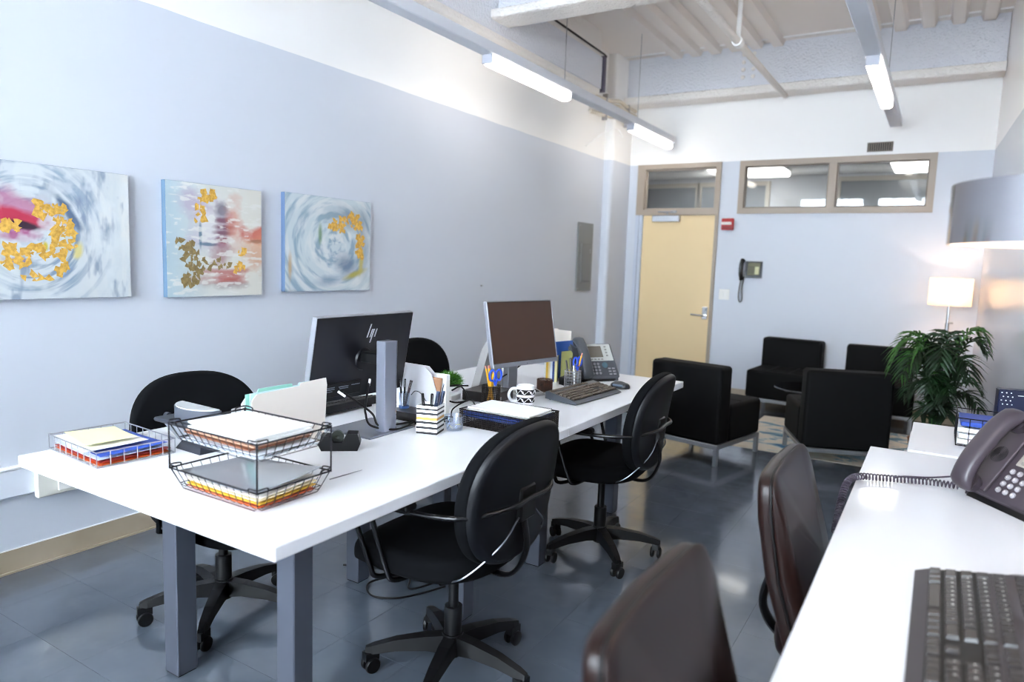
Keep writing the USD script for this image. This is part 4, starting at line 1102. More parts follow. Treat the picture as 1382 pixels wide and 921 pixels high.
# -- desk telephones
def desk_phone(label, loc, rz, body, bezel, tilt, hs, cordpts=None, S=1.0):
    """face turned to local -y and tilted up; handset on the left (local -x)"""
    t = thing('desk_phone', label, 'telephone', loc, rz)
    a = math.radians(tilt)
    X, Y, Z = (1, 0, 0), (0, math.cos(a), math.sin(a)), (0, -math.sin(a), math.cos(a))
    O = (0, 0, .022)
    SX, SY, SZ = (tuple(S * q for q in A_) for A_ in (X, Y, Z))
    F = lambda m: basis(m, SX, SY, SZ, O)
    L, H = .25, .2
    part('body', F(hull(np.vstack([mv(rb(0, L, 0, H, -.02, 0, .009, 1), 0, 0, 0).vertices]))), body, t, smooth=30)
    part('front_lip', F(hull([(x, y, z) for x, y, z in ((.01, .002, -.018), (L - .01, .002, -.018), (L - .01, -.016, -.016), (.01, -.016, -.016), (.01, .002, -.006), (L - .01, .002, -.006))])), body, t)
    part('stand', hull([(x, y, z) for x in (.03, S * L - .03) for y, z in ((-.005, 0), (.15, 0), (S * H * math.cos(a) * .9, S * H * math.sin(a) * .8), (.02, .02))]), dark_m, t)
    part('cradle', F(hull(np.vstack([rb(.006, .075, .006, H - .004, -.001, .008, .004, 1).vertices]))), body, t, smooth=30)
    b = part('bezel', F(bx(.092, L - .012, .095, H - .008, -.001, .003, .0015)), bezel, t)
    part('screen', F(bx(.102, .182, .115, H - .02, .003, .0038)), pm('phone_screen', '6e675c', .15), b)
    part('softkey', F(trimesh.util.concatenate([rb(.105 + k * .02, .117 + k * .02, .1, .107, .001, .006, .002, 1) for k in range(4)] + [rb(.2, .212, .12 + k * .017, .128 + k * .017, .001, .006, .002, 1) for k in range(4)])), pm('soft_grey', '8e8b86', .4), b)
    keys_ = pm('phone_key', '9b979b', .35)
    for r in range(4):
        for c in range(3):
            k = lathe([(0, -.001), (.0068, -.001), (.0066, .003), (.004, .0048), (0, .005)], 12)
            kp = part('key', F(mv(k, .098 + c * .021, .078 - r * .0175, 0)), keys_, t, smooth=40)
            if hs > 1.05:
                tm = meshkit.text_mesh('123456789*0#'[r * 3 + c], .0055, .0003)
                cc = tm.bounds.mean(0)
                part('digit', F(mv(tm, .098 + c * .021 - cc[0], .078 - r * .0175 - cc[1], .0051)), legend_m, kp)
    part('navigation_ring', F(mv(lathe([(0, 0), (.016, 0), (.016, .003), (.011, .006), (0, .005)], 28), .178, .07, 0)), pm('ring_blue', '4f6b78', .3), t, smooth=35, label='blue-grey navigation ring')
    for r in range(3):
        for c in range(2):
            part('function_key', F(rb(.19 + c * .024, .206 + c * .024, .014 + r * .016, .022 + r * .016, -.001, .004, .002, 1)), keys_, t, smooth=40)
    part('speaker_grille', F(trimesh.util.concatenate([mv(lathe([(q, 0), (q + .0012, 0), (q + .0012, .0011), (q, .0011), (q, 0)], 30), .041, .105, .008) for q in np.arange(.003, .021, .0034)])), pm('grille_dark', '18171a', .6), t)
    # handset: an arched bar with ear and mouth ends
    ys = np.linspace(-.012, H + .012, 25)
    tt = np.linspace(-1, 1, 25)
    zz = .058 - .026 * abs(tt) ** 3
    ring = se(.027, .017, 2.6, 20)
    Vv = []
    for y, z, q in zip(ys, zz, tt):
        s = 1 + .12 * abs(q) ** 4 if abs(q) < .97 else .8
        Vv.append(np.column_stack([.04 + ring[:, 0] * s, np.full(20, y), z + ring[:, 1] * (1 + .25 * abs(q) ** 4) * (1 if abs(q) < .97 else .7)]))
    Fq = []
    for i in range(24):
        for j in range(20):
            j2 = (j + 1) % 20
            Fq += [(i * 20 + j, (i + 1) * 20 + j2, i * 20 + j2), (i * 20 + j, (i + 1) * 20 + j, (i + 1) * 20 + j2)]
    Vv = np.vstack(Vv + [[[.04, ys[0] - .004, zz[0]]], [[.04, ys[-1] + .004, zz[-1]]]])
    for j in range(20):
        j2 = (j + 1) % 20
        Fq += [(500, j, j2), (501, 480 + j2, 480 + j)]
    hsd = part('handset', F(TM(Vv, Fq)), body, t, smooth=60)
    for y in (.012, H - .012):
        part('ear_pad', F(mv(lathe([(0, .006), (.02, .006), (.025, .026), (0, .03)], 24), .04, y, 0)), body, hsd, smooth=35)
    if cordpts is not None:
        part('coil_cord', cordpts[0], cordpts[2], t, smooth=60)
        part('line_cord', cordpts[1], cordpts[2], t, smooth=60)
    return t
phone_m = pm('phone_charcoal', '433b42', .35)
PL, PR = np.array([.105, 2.515]), 126.0 - 180
c_, s_ = math.cos(math.radians(PR)), math.sin(math.radians(PR))
def to_local(P):
    P = np.atleast_2d(P).astype(float)
    d = P[:, :2] - PL
    return np.column_stack([d[:, 0] * c_ + d[:, 1] * s_, -d[:, 0] * s_ + d[:, 1] * c_, P[:, 2] - T])
path = spl([(.10, 2.535, .752), (.03, 2.53, .7515), (-.06, 2.50, .7515), (-.12, 2.475, .7515), (-.165, 2.45, .753), (-.192, 2.41, .750), (-.202, 2.35, .733), (-.205, 2.28, .69), (-.206, 2.21, .63)], 60)
seg = np.linalg.norm(np.diff(path, axis=0), axis=1); s_len = np.concatenate([[0], np.cumsum(seg)])
n_turn = int(s_len[-1] / .0105)
ss = np.linspace(0, s_len[-1], n_turn * 10)
cen = np.column_stack([np.interp(ss, s_len, path[:, k]) for k in range(3)])
tan = np.gradient(cen, axis=0); tan /= np.linalg.norm(tan, axis=1, keepdims=True)
aa = np.cross(tan, (0.3, .2, 1.)); aa /= np.linalg.norm(aa, axis=1, keepdims=True)
bb = np.cross(tan, aa)
ph_ = np.arange(len(ss)) * 2 * np.pi / 10
coil = cen + 0.0095 * (np.cos(ph_)[:, None] * aa + np.sin(ph_)[:, None] * bb)
line = spl([(.085, 2.575, .77), (.02, 2.53, .765), (-.05, 2.50, .762), (-.075, 2.48, .758)], 10)
cord_m = pm('cord_purple_grey', '4d4452', .4)
desk_phone('dark office telephone with coiled cord on the right gloss desk', (PL[0], PL[1], T), PR, phone_m, pm('phone_bezel', 'b3aca2', .35, .3), 54, 1.2,
           (tube(to_local(coil), .0025, 5), tube(to_local(line), .003, 6), cord_m), S=1.26)
desk_phone('grey office telephone with silver screen bezel at the far table end', (-1.685, 3.475, T), 55, pm('phone_grey', '4b4d52', .4), pm('phone_bezel2', 'c9c9c5', .35, .2), 54, 1.0, S=1.12)

# -- striped cup with pens
def prism(n, r, h, th, rot=0):
    P = lambda rr: Polygon([(rr * math.cos(a), rr * math.sin(a)) for a in np.radians(rot) + np.arange(n) * 2 * np.pi / n])
    return P(r), P(r - th)
sc = thing('pencil_cup', 'square cup with black, white and gold stripes holding pens', 'pencil cup', (-1.622, 2.075, T), 18)
o, i_ = prism(4, .058, .1, .003, 45)
hts = [(0, .009, 'k'), (.009, .023, 'w'), (.023, .032, 'k'), (.032, .046, 'w'), (.046, .05, 'k'), (.05, .058, 'w'), (.058, .07, 'g'), (.07, .082, 'w'), (.082, .09, 'k'), (.09, .1, 'w')]
hts = [(0, .008, 'k'), (.008, .02, 'w'), (.02, .028, 'k'), (.028, .04, 'w'), (.04, .048, 'k'), (.048, .054, 'w'), (.054, .064, 'g'), (.064, .074, 'w'), (.074, .082, 'k'), (.082, .092, 'w'), (.092, .098, 'k'), (.098, .108, 'w')]
mm = {'k': pm('stripe_black', '151519', .4), 'w': pm('stripe_white', 'f4f2f1', .4), 'g': pm('stripe_gold', 'dfa85a', .35, .4)}
for z0, z1, c in hts:
    part('stripe', extr(o.difference(i_), z1 - z0, z0), mm[c], sc)
part('bottom', extr(i_, .003), mm['w'], sc)
def pens(group, cx, cy, spec, z=T):
    for lab, m, dx, dy, tx, ty, L, r in spec:
        a = np.array([cx + dx, cy + dy, z + .008]); b = a + np.array([tx, ty, math.sqrt(max(L * L - tx * tx - ty * ty, 1e-4))])
        p = thing('pen', lab, 'pen', a, 0, group)
        d = b - a
        part('barrel', tube([(0, 0, 0), d * .04, d * .55, d * .98, d], [r * .3, r, r, r, r * .8], 8), m, p, smooth=50)
        part('clip', tube([d * .97 + (r, -r, 0), d * .72 + (r, -r, 0)], .0012, 4), chrome_m, p)
navy_pen = pm('pen_slate', '3a4763', .35)
pens('pens in the striped cup', -1.622, 2.075, [('black pen leaning left in the striped cup', dark_m, -.005, -.02, -.01, -.012, .145, .0055), ('second black pen in the striped cup', dark_m, .01, -.01, .01, -.008, .146, .0055), ('slate blue thick pen in the striped cup', navy_pen, .0, .01, .02, .012, .15, .0075), ('slate blue pen at the right in the striped cup', navy_pen, .01, .02, .022, .018, .152, .0065), ('thin grey pencil standing tallest in the striped cup', pm('pencil_grey', '8d8f96', .4), .002, .022, .018, .03, .178, .0035)])

# -- clear cup with clips
clear_m = LOOKS['clear'] = usdkit.material(stage, '/World/Looks/clear_plastic', {'t': ('transparent_bsdf', {'color': (.86, .9, .95)}), 'g': ('glossy_bsdf', {'color': (.9, .93, 1), 'roughness': .08}), 'm': ('mix_closure', {'fac': .16})}, [('t.BSDF', 'm.closure1'), ('g.BSDF', 'm.closure2')], surface='m.closure')
cc = thing('plastic_cup', 'small clear plastic cup of paper clips beside the striped cup', 'cup', (-1.566, 2.155, T), 0)
part('wall', lathe([(0, 0), (.031, 0), (.041, .056), (.043, .058), (.041, .059), (.039, .056), (.029, .003), (0, .003)], 32), clear_m, cc, smooth=35)
clip_cols = [pm('clip_blue', '7d95c4', .3, .5), steel_m, pm('clip_yellow', 'd8cf5a', .4), steel_m, pm('clip_violet', '8b86c0', .3, .5)]
for k in range(10):
    a, r, z = rng.uniform(0, 6.28), rng.uniform(0, .02), .008 + k * .0022
    c0 = np.array([r * math.cos(a), r * math.sin(a), z])
    q = basis(tube(spl([(-.011, -.003, 0), (.009, -.003, 0), (.011, .0, 0), (.009, .003, 0), (-.007, .003, 0), (-.009, .001, 0), (.004, .001, 0)], 3), .0007, 4), *[tuple(v) for v in trimesh.transformations.random_rotation_matrix(rng.random(3))[:3, :3].T * 1.0], c0)
    pt = part('paper_clip', q, clip_cols[k % 5], cc)

# -- small black dock with cables, glass of pens behind it
bxm = pm('dock_brown_black', '1f1a19', .35)
dk = thing('mini_computer', 'flat black mini computer beside the near monitor stand', 'computer', (-1.80, 2.188, T), 1)
part('case', rb(-.09, .07, -.055, .055, .004, .04, .004, 1), bxm, dk, smooth=30)
part('logo_mark', bx(.02, .05, .03, .036, .0401, .0406), steel_m, dk)
part('port_strip', bx(.0695, .071, -.05, .05, .012, .03), pm('port_grey', '3a3a3d', .5), dk)
part('foot', [cyl(.008, 0, .005, 10, x, y) for x in (-.07, .05) for y in (-.04, .04)], dark_m, dk)
gl = thing('glass_tumbler', 'clear tumbler of black pens behind the near monitor', 'tumbler', (-1.855, 2.195, T + .0405), 0)
part('wall', lathe([(0, 0), (.02, 0), (.023, .066), (.021, .066), (.018, .005), (0, .005)], 28), clear_m, gl, smooth=35)
part('base_ring', lathe([(.0195, .001), (.0212, .001), (.0218, .01), (.0205, .01), (.0195, .001)], 28), pm('base_blue', '3f5f93', .3), gl)
pens('pens in the tumbler', -1.855, 2.195, [('black pen at the left of the tumbler behind the monitor', dark_m, -.006, -.003, -.01, -.008, .115, .004), ('black pen in the middle of the tumbler behind the monitor', dark_m, 0, .0, .004, 0, .115, .004), ('dark brown pen leaning right in the tumbler', pm('pen_brown', '4b3a41', .5), .005, .0, .02, .01, .112, .0035), ('dark pencil leaning furthest right in the tumbler', pm('pen_brown', '4b3a41', .5), .002, .005, .022, .016, .11, .003)], T + .0405)
solo('thin_cable', tube(spl([(-1.835, 2.215, T + .095), (-1.82, 2.222, T + .112), (-1.795, 2.228, T + .105), (-1.765, 2.232, T + .07), (-1.75, 2.234, T + .045)], 8), .0018, 6), pm('cable_grey', '4a4a50', .5), 'thin grey cable arching in front of the pale magazine file', 'cable', smooth=60)

# -- magazine file
mf_m = pm('file_grey', 'dcdade', .55)
mf = thing('magazine_file', 'pale grey magazine file with cut corner beside the grass plant', 'magazine file', (-1.712, 2.247, T), 0)
sidep = [(-.275, 0), (0, 0), (-.012, .11), (-.04, .185), (-.075, .215), (-.275, .218)]
for y in (0, .026):
    part('side_panel', basis(extr(sidep, .0025), (1, 0, 0), (0, 0, 1), (0, -1, 0), (0, y, 0)), mf_m, mf)
part('back_panel', bx(-.2765, -.275, -.0025, .026, 0, .218), mf_m, mf)
part('bottom', bx(-.275, 0, 0, .0235, .0, .003), mf_m, mf)
part('front_panel', bx(-.002, 0.0005, 0, .0235, .003, .09), pm('kraft', 'b98a68', .7), mf)
solo('document_box', bx(-.12, .125, -.008, .008, 0, .17, .001), pm('kraft', 'b98a68', .7), 'brown cardboard wallet standing in the pale magazine file', 'folder', (-1.84, 2.2585, T + .0035), 0)
solo('binder', bx(-.13, .14, -.014, .014, 0, .185, .002), paper_m, 'white ring binder standing beside the pale magazine file', 'binder', (-1.842, 2.291, T), 0)

# -- grass plant on a tray
gp = thing('grass_plant', 'small round green grass plant in a white dish', 'plant', (-2.075, 2.80, T), 0)
part('dish', lathe([(0, 0), (.05, 0), (.062, .03), (.058, .03), (.048, .006), (0, .006)], 32), pm('dish_white', 'e4e1df', .4), gp, smooth=35)
part('moss', lathe([(0, .02), (.055, .02), (.06, .04), (.045, .065), (0, .075)], 24), pm('moss_green', '2f5a1e', .9), gp, smooth=40)
r = np.random.default_rng(5)
gb = []
for k in range(1100):
    d = r.normal(0, 1, 3); d[2] = abs(d[2]) * 1.1 + .05; d /= np.linalg.norm(d)
    base = np.array([0, 0, .038]) + d * (.03, .03, .02)
    L = r.uniform(.04, .06)
    tip = base + d * L + np.array([0, 0, -.006]) + r.normal(0, .005, 3)
    s = np.cross(d, r.normal(0, 1, 3)); s /= np.linalg.norm(s); s *= .0011
    gb.append(TM([base - s, base + s, (base + tip) / 2 + s + (0, 0, .003), (base + tip) / 2 - s + (0, 0, .003), tip], [(0, 1, 2), (0, 2, 3), (3, 2, 4)]))
part('grass_blades', gb, leaf_mat('grass_green', '2c6a1a', '5ea030'), gp, kind='stuff')

# -- mini pc and cables by the second monitor
pc = thing('mini_computer', 'black mini computer under the brown-screened monitor', 'computer', (-1.795, 2.735, T), 5)
part('case', rb(-.09, .09, -.09, .09, .004, .052, .004, 1), bxm, pc, smooth=30)
part('front_badge', bx(.09, .0908, -.05, -.035, .015, .03), steel_m, pc)
part('port', [bx(.09, .0906, y, y + .014, .014, .02) for y in (.0, .03, .055)], pm('port_grey', '3a3a3d', .5), pc)
part('foot', [cyl(.008, 0, .005, 10, x, y) for x in (-.07, .07) for y in (-.07, .07)], dark_m, pc)
solo('power_cable', tube(spl([(-1.91, 2.60, T + .05), (-1.87, 2.62, T + .07), (-1.82, 2.60, T + .02), (-1.86, 2.55, T + .008), (-1.93, 2.55, T + .03), (-1.95, 2.63, T + .06), (-1.9, 2.72, T + .058)], 8), .004, 6), dark_m, 'tangled black cable left of the mini computer under the screen', 'cable', smooth=60)
solo('usb_cable', tube(spl([(-1.66, 2.26, T + .006), (-1.665, 2.28, T + .05), (-1.62, 2.33, T + .085), (-1.58, 2.31, T + .075), (-1.565, 2.29, T + .07)], 8), .003, 6), dark_m, 'black cable looping over the left end of the black mesh tray', 'cable', smooth=60)
solo('cable_plug', hull(np.vstack([rb(-.018, .018, -.012, .012, 0, .022, .004, 1).vertices, bx(-.03, -.018, -.006, .006, .006, .014).vertices])), dark_m, 'black plug block lying left of the black mesh tray', 'plug', (-1.665, 2.25, T), 30)
solo('power_adapter', rb(-.03, .03, -.05, .05, 0, .03, .005, 1), pm('adapter_white', 'e9e9ea', .4), 'white adapter block between the plant and the magazine file', 'adapter', (-1.93, 2.62, T), 10)

# -- black mesh cup with pencils and scissors
mesh_m = pm('mesh_dark', '1d1613', .45, .3)
def mesh_cup(name, label, x, y, rad, h, n, rings, mat, wr=.0011, group=None, cat='pencil cup'):
    t = thing(name, label, cat, (x, y, T), 0, group)
    part('rim', [tube([(rad * math.cos(a), rad * math.sin(a), z) for a in np.linspace(0, 2 * math.pi, 36, endpoint=False)], .0022, 6, closed=True) for z in (.003, h)], mat, t)
    g = [wire((rad * math.cos(a), rad * math.sin(a), .003), (rad * math.cos(a), rad * math.sin(a), h), wr, 4) for a in np.linspace(0, 2 * math.pi, n, endpoint=False)]
    g += [tube([(rad * math.cos(a), rad * math.sin(a), z) for a in np.linspace(0, 2 * math.pi, 28, endpoint=False)], wr, 4, closed=True) for z in np.linspace(.003, h, rings)[1:-1]]
    part('mesh_wall', g, mat, t, kind='stuff')
    part('bottom', lathe([(0, 0), (rad, 0), (rad, .003), (0, .003)], 30), mat, t)
    return t
mesh_cup('pencil_cup', 'black mesh cup with yellow pencils and blue scissors', -1.69, 2.60, .042, .1, 44, 18, mesh_m, .0011)
pencil_m = pm('pencil_yellow', 'f2b22c', .45)
def pencil(label, x, y, tx, ty, L, grp, z=.006):
    d = np.array([tx, ty, math.sqrt(L * L - tx * tx - ty * ty)])
    p = thing('pencil', label, 'pencil', (x, y, T + z), 0, grp)
    part('shaft', tube([d * .1, d * .93], .0046, 6), pencil_m, p)
    part('tip', tube([d * 0, d * .03, d * .1], [.0004, .0012, .0038], 6), pm('pencil_wood', 'd9b98c', .6), p)
    part('eraser', tube([d * .93, d], .0037, 8), pm('eraser_pink', 'd98a80', .6), p)
for k, (x, y, tx, ty, lab) in enumerate(((.0, .015, -.03, -.02, 'yellow pencil leaning left in the black mesh cup, first from the left'), (.006, .012, -.024, -.012, 'yellow pencil leaning left in the black mesh cup, second from the left'), (.0, .02, -.018, -.012, 'yellow pencil leaning left in the black mesh cup, third from the left'), (-.015, -.01, .028, .028, 'yellow pencil leaning right in the black mesh cup beside the scissors'), (-.01, -.02, .022, .02, 'yellow pencil mostly inside the black mesh cup'))):
    pencil(lab, -1.69 + x, 2.60 + y, tx, ty, .185 if k < 3 else .165, 'pencils in the black mesh cup')
blue_plastic = pm('scissor_blue', '2f55d4', .3)
def scissors(label, x, y, rz, z):
    t = thing('scissors', label, 'scissors', (x, y, T + z), rz)
    for s in (-1, 1):
        bl_ = part('blade', basis(extr([(0, 0), (.008 * s, .06), (.009 * s, .1), (-.002 * s, .1), (-.004 * s, .05)], .0018), (1, 0, 0), (0, 0, 1), (0, -1, 0), (0, s * .001, 0)), steel_m, t)
        a = np.linspace(0, 2 * np.pi, 28, endpoint=False)
        lp = np.column_stack([.018 * s + .014 * np.cos(a), np.full(28, s * .002), .142 + .024 * np.sin(a)])
        part('handle', [tube(lp, .0052, 8, closed=True), tube(spl([(0, 0, .095), (.004 * s, 0, .11), (.013 * s, s * .002, .122)], 4), .006, 8)], blue_plastic, t, smooth=50, label='blue handle loop')
    part('pivot', mv(cyl(.004, -.004, .004, 10), 0, 0, .088, rx=90), steel_m, t)
scissors('blue handled scissors standing in the black mesh cup', -1.675, 2.61, 62, .006)

# -- black mesh tray with papers
bt = thing('mesh_tray', 'black mesh paper tray with white papers, behind the near task chair', 'letter tray', (-1.435, 2.347, T), 0)
Wt, Dt, Ht = .165, .112, .066
def mesh_panel(o_, u_, v_, nu, nv, r_=.0012):
    o_, u_, v_ = map(np.array, (o_, u_, v_))
    return [wire(o_ + u_ * k / nu, o_ + u_ * k / nu + v_, r_, 4) for k in range(nu + 1)] + [wire(o_ + v_ * k / nv, o_ + v_ * k / nv + u_, r_, 4) for k in range(nv + 1)]
g = mesh_panel((-Wt, -Dt, 0), (2 * Wt, 0, 0), (0, 0, Ht), 40, 8) + mesh_panel((-Wt, Dt, 0), (2 * Wt, 0, 0), (0, 0, Ht), 40, 8) + mesh_panel((-Wt, -Dt, 0), (0, 2 * Dt, 0), (0, 0, Ht), 44, 8) + mesh_panel((Wt, -Dt, 0), (0, 2 * Dt, 0), (0, 0, Ht), 44, 8)
part('mesh_wall', g, mesh_m, bt, kind='stuff')
part('rim', tube([(-Wt, -Dt, Ht), (Wt, -Dt, Ht), (Wt, Dt, Ht), (-Wt, Dt, Ht)], .003, 6, closed=True), dark_m, bt)
part('bottom', bx(-Wt, Wt, -Dt, Dt, 0, .002), dark_m, bt)
for nm, lab, cat, m, w, d, z, rz, th in (('folder', 'navy folder lying in the black mesh tray', 'folder', navy_m, .31, .205, .036, 0, .01), ('folder', 'bright blue folder lying in the black mesh tray on the navy one', 'folder', blue_m, .31, .2, .05, 1, .006),
                               ('paper_sheet', 'white paper on top in the black mesh tray', 'paper', paper_m, .29, .19, .061, -1, .002)):
    flat(nm, lab, cat, w, d, m, -1.435, 2.345, T + z, rz, curl=.004, t=th)
sp_ = thing('notebook', 'white spiral notebook lying on top in the black mesh tray', 'notebook', (-1.435, 2.35, T + .069), -1)
part('pages', bx(-.145, .145, -.09, .085, 0, .006, .001), paper_m, sp_)
part('spiral', [mv(lathe([(.004, -.0006), (.0052, -.0006), (.0052, .0006), (.004, .0006), (.004, -.0006)], 10), x, .09, .004, ry=90) for x in np.linspace(-.14, .14, 34)], dark_m, sp_, kind='stuff')

# -- mug
mg = thing('mug', 'white mug with black wave pattern on the far table', 'mug', (-1.60, 2.755, T), 0)
mug_m = pm('mug_white', 'f1f1f3', .2)
part('cup', lathe([(0, 0), (.038, 0), (.041, .004), (.043, .09), (.0425, .093), (.0395, .092), (.037, .008), (0, .006)], 44), mug_m, mg, smooth=35)
part('handle', tube(spl([(-.028, -.03, .078), (-.045, -.05, .076), (-.054, -.06, .05), (-.045, -.05, .022), (-.027, -.029, .018)], 6), .0055, 8, flat=1.3), mug_m, mg, smooth=50)
def on_mug(a, z, off=.0):
    rr = .0414 + .002 * z / .09 + .0006 + off
    return (rr * math.cos(a), rr * math.sin(a), z)
pat, pat2 = [], []
for z0 in (.016, .052):
    A = np.linspace(0, 2 * np.pi, 81)
    Vp = [on_mug(a, z0 + dz) for a in A for dz in (0, .024)]
    pat.append(TM(Vp, [f for k in range(80) for f in ((2 * k, 2 * k + 2, 2 * k + 3), (2 * k, 2 * k + 3, 2 * k + 1))]))
    for k in range(7):
        a0 = 2 * np.pi * k / 7
        th_ = np.linspace(0, 1, 14)
        P = [on_mug(a0 + q * .85, z0 + .012 + .008 * math.sin(q * 6.28), .0004) for q in th_]
        pat2.append(tube(P, np.interp(th_, [0, .5, 1], [.001, .0028, .001]), 5))
        pat2.append(tube([on_mug(a0 + .45 + .07 * math.cos(q), z0 + .012 + .0045 * math.sin(q), .0006) for q in np.linspace(0, 6.28, 12, endpoint=False)], .0012, 5, closed=True))
part('pattern_band', pat, pm('mug_black', '141418', .25), mg, label='black bands')
part('pattern_wave', pat2, mug_m, mg, label='white waves')

# -- silver wire pencil cup, brown mesh cup
mesh_cup('pencil_cup', 'silver wire pencil cup with pens and blue scissors by the far phone', -1.615, 3.27, .043, .098, 16, 7, silver_wire_m, .0018)
pens('pens in the silver wire cup', -1.615, 3.27, [('dark pen leaning left in the silver wire cup', pm('pen_grey', '5b5753', .4), -.005, -.015, -.02, -.02, .15, .005), ('grey marker standing in the silver wire cup', pm('pen_grey', '5b5753', .4), .0, -.005, -.008, -.012, .16, .007), ('white pen slanting through the silver wire cup', paper_m, .015, .0, -.008, -.006, .13, .006), ('dark red pen low in the silver wire cup', pm('pen_red', '7d3a44', .4), .01, .015, .005, .012, .12, .005)])
pencil('orange yellow pencil in the silver wire cup', -1.615, 3.28, .03, .03, .19, None)
scissors('blue handled scissors standing in the silver wire cup', -1.60, 3.29, 70, .004)
rust_m = pm('rust_mesh', '5d3b2c', .5, .3, noise=(40, '2f211b'))
bc = mesh_cup('mesh_bin', 'low brown mesh clip holder behind the mug', -1.70, 3.12, .04, .06, 40, 12, rust_m, .0014, cat='clip holder')
part('divider', [bx(-.002, .002, -.038, .038, .003, .055), bx(-.038, .038, -.002, .002, .003, .055)], rust_m, bc)

# -- row of upright books and files by the far phone
RB = [('white file', paper_m, .009, .150), ('yellow folder', yellow_f_m, .013, .145), ('tan folder', manila_m, .010, .138), ('white notebook', paper2_m, .013, .150), ('navy book', navy_m, .012, .148), ('pale yellow book', pm('book_pale_yellow', 'ece2a4', .6), .015, .142)]
bx0, by0, ba = -1.845, 3.375, math.radians(24)
for k, (nm, m, w, h) in enumerate(RB):
    b = thing('book', nm + ' in the row of upright books behind the brown clip holder', 'book', (bx0 + (sum(q[2] for q in RB[:k]) + w / 2) * math.cos(ba), by0 + (sum(q[2] for q in RB[:k]) + w / 2) * math.sin(ba), T), 24)
    part('cover', [bx(-w / 2 + .0004, w / 2 - .0004, 0, .0015, 0, h), bx(-w / 2 + .0004, -w / 2 + .0014, .0015, .09, 0, h), bx(w / 2 - .0014, w / 2 - .0004, .0015, .09, 0, h)], m, b)
    part('pages', bx(-w / 2 + .0016, w / 2 - .0016, .0016, .088, .003, h - .004), paper2_m, b)
upright('file_box', 'olive green file standing at the right end of the row of books', 'file', [(0, 0), (.062, 0), (.062, .165), (.05, .178), (0, .17)], pm('file_olive', '8b8a4c', .6), (-1.772, 3.435, T), 24, th=.02)
upright('folder', 'royal blue folder standing behind the olive file', 'folder', [(0, 0), (.135, 0), (.15, .225), (0, .205)], pm('folder_royal', '1d4f9c', .45), (-1.895, 3.505, T), 24, th=.004)
upright('paper_sheet', 'cream papers standing up from behind the royal blue folder', 'paper', [(0, 0), (.13, 0), (.133, .275), (.06, .28), (.055, .287), (.02, .284), (0, .265)], pm('paper_cream', 'f0e5d8', .7), (-1.905, 3.515, T), 24, th=.006)
td = thing('tape_dispenser', 'small black tape dispenser left of the far phone', 'tape dispenser', (-1.69, 3.395, T), 65)
part('body', basis(extr([(-.06, 0), (.06, 0), (.065, .02), (.04, .06), (.01, .07), (-.03, .045), (-.06, .04)], .05), (1, 0, 0), (0, 0, 1), (0, -1, 0), (0, .025, 0)), dark_m, td)
part('tape_roll', mv(lathe([(.012, -.01), (.027, -.01), (.027, .01), (.012, .01), (.012, -.01)], 20), .0, 0, .058, rx=90), pm('tape_amber', 'c8b46a', .3), td)
cal = thing('card_reader', 'flat grey device with a dark window behind the mug', 'desk device', (-1.715, 2.95, T), 72)
part('body', hull([(x, y, z) for x, y, z in ((-.09, -.05, 0), (.09, -.05, 0), (.09, .05, 0), (-.09, .05, 0), (-.088, -.048, .012), (.088, -.048, .012), (.088, .048, .03), (-.088, .048, .03))]), pm('device_grey', 'b3b3b1', .45), cal)
part('display', mv(bx(.03, .075, -.025, .025, 0, .0015), 0, 0, .0215, rx=10.5), pm('device_dark', '2d333f', .2), cal)
part('button_row', [mv(bx(-.07 + k * .02, -.056 + k * .02, -.012, .012, 0, .0015), 0, 0, .0215, rx=10.5) for k in range(4)], pm('device_key', '93938f', .5), cal)
ms = thing('mouse', 'black computer mouse by the far keyboard', 'mouse', (-1.43, 3.475, T), -5)
mo = pad(se(.055, .032, 2.4, 40), .03, .018, .008, .006)
part('shell', mo, pm('mouse_black', '24262c', .3), ms, smooth=True)
part('wheel', mv(lathe([(0, -.004), (.008, -.004), (.008, .004), (0, .004)], 14), -.028, 0, .033, rx=90), pm('wheel_grey', '6c7078', .4), ms)
part('thumb_panel', mv(rb(-.03, .03, -.006, .006, 0, .012, .005, 1), .0, -.028, .012), pm('mouse_blue', '5b6b7d', .3), ms, smooth=40)

# -- papers and binders on the cabinet
fh = thing('wire_file_holder', 'black wire file holder on the white cabinet', 'file holder', (.20, 3.33, T), 0)
part('rim', [tube([(-.1, -.13, z), (.14, -.13, z), (.14, .12, z), (-.1, .12, z)], .0022, 5, closed=True) for z in (.004, .112)], black_wire_m, fh)
part('wire_grid', [wire((x, -.13, .004), (x, -.13, .112), .0013, 4) for x in np.linspace(-.1, .14, 7)] + [wire((-.1, y, .004), (-.1, y, .112), .0013, 4) for y in np.linspace(-.13, .12, 7)] + [wire((x, -.13, .003), (x, .12, .003), .0013, 4) for x in np.linspace(-.1, .14, 9)], black_wire_m, fh, kind='stuff')
for k in range(3):
    solo('paper_stack', [mv(sheet(.22, .22, .017, .004, 8), 0, 0, 0)], paper_m if k != 1 else paper2_m, f"white papers in the wire file holder, {['lowest', 'middle', 'topmost'][k]} pile", 'papers', (.215, 3.33, T + .006 + k * .023), [0, 2, -2][k], smooth=30)
solo('folder', bx(-.108, .11, -.108, .108, 0, .018, .003), blue_m, 'royal blue binder lying on the papers in the wire file holder', 'binder', (.218, 3.33, T + .078), 1)
bi = thing('binder', 'dark navy binder with white dots on the edge, standing at the right of the cabinet', 'binder', (.36, 3.525, T), 8)
part('cover', bx(-.125, .06, -.03, .03, 0, .205, .004), pm('binder_navy', '11193a', .4), bi)
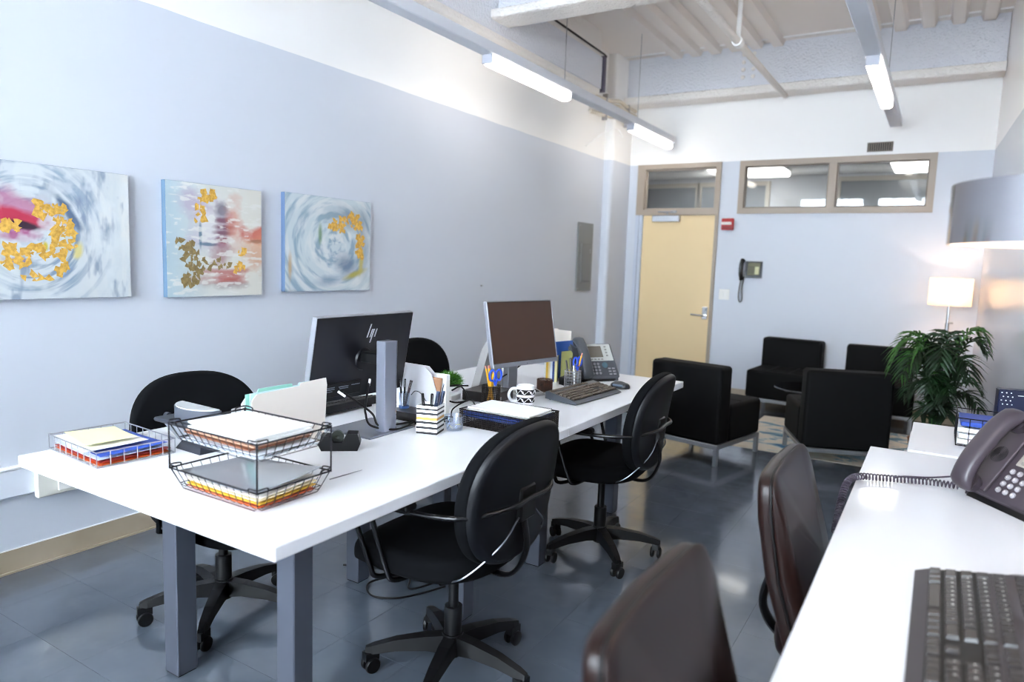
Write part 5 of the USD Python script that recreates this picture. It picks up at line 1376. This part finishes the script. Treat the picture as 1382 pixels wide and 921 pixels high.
part('dot', [mv(lathe([(0, 0), (.003, 0), (.0027, .0008), (0, .001)], 10), -.115 + .016 * (k % 3) + .006 * (k // 3 % 2), -.03, .192 - .016 * (k // 3), rx=90) for k in range(12)] , paper_m, bi, label='white dots')
part('label_line', bx(-.06, .06, -.0312, -.03, .182, .185), paper_m, bi)

# ---------------------------------------------------------------- under the tables
ps = thing('power_strip', 'black power strip lying on the floor under the tables', 'power strip', (-1.68, 2.44, .0005), 62)
part('body', rb(-.15, .15, -.03, .03, 0, .042, .006, 1), dark_m, ps, smooth=30)
part('switch', bx(-.14, -.12, -.012, .012, .042, .046, .002), pm('alarm_red', 'b3201f', .35), ps)
part('socket', [bx(-.09 + k * .045, -.062 + k * .045, -.015, .015, .042, .0435) for k in range(5)], pm('port_grey', '3a3a3d', .5), ps)
part('rating_label', bx(.1503, .151, -.02, .02, .014, .026), paper_m, ps)
for lab, P in (('black cable looping on the floor nearest the task chair', [(-1.78, 2.40), (-1.9, 2.28), (-1.98, 2.14), (-1.9, 2.06), (-1.8, 2.1), (-1.74, 2.2), (-1.70, 2.3)]), ('black cable lying on the floor against the left table legs', [(-2.2, 2.2), (-2.05, 2.3), (-1.92, 2.36), (-1.86, 2.26), (-1.80, 2.2), (-1.74, 2.36)]), ('black cable crossing the floor to the power strip', [(-2.3, 2.5), (-2.1, 2.42), (-1.95, 2.5), (-1.84, 2.46), (-1.76, 2.36)])):
    pts3 = spl([(x, y, .0055 + (.004 if 0 < k_ < 3 else 0)) for k_, (x, y) in enumerate(P)], 9)
    solo('floor_cable', tube(pts3, .0048, 7), dark_m, lab, 'cable', smooth=60)
for lab, P in (('black cable hanging from under the table joint', [(-1.62, 2.40, .62), (-1.62, 2.41, .5), (-1.6, 2.43, .42), (-1.63, 2.45, .3), (-1.66, 2.5, .05)]), ('second black cable hanging behind the near task chair', [(-1.72, 2.3, .62), (-1.70, 2.32, .5), (-1.66, 2.33, .47), (-1.69, 2.36, .52), (-1.7, 2.36, .3), (-1.7, 2.38, .06)])):
    solo('hanging_cable', tube(spl(P, 8), .006, 7), dark_m, lab, 'cable', smooth=60)
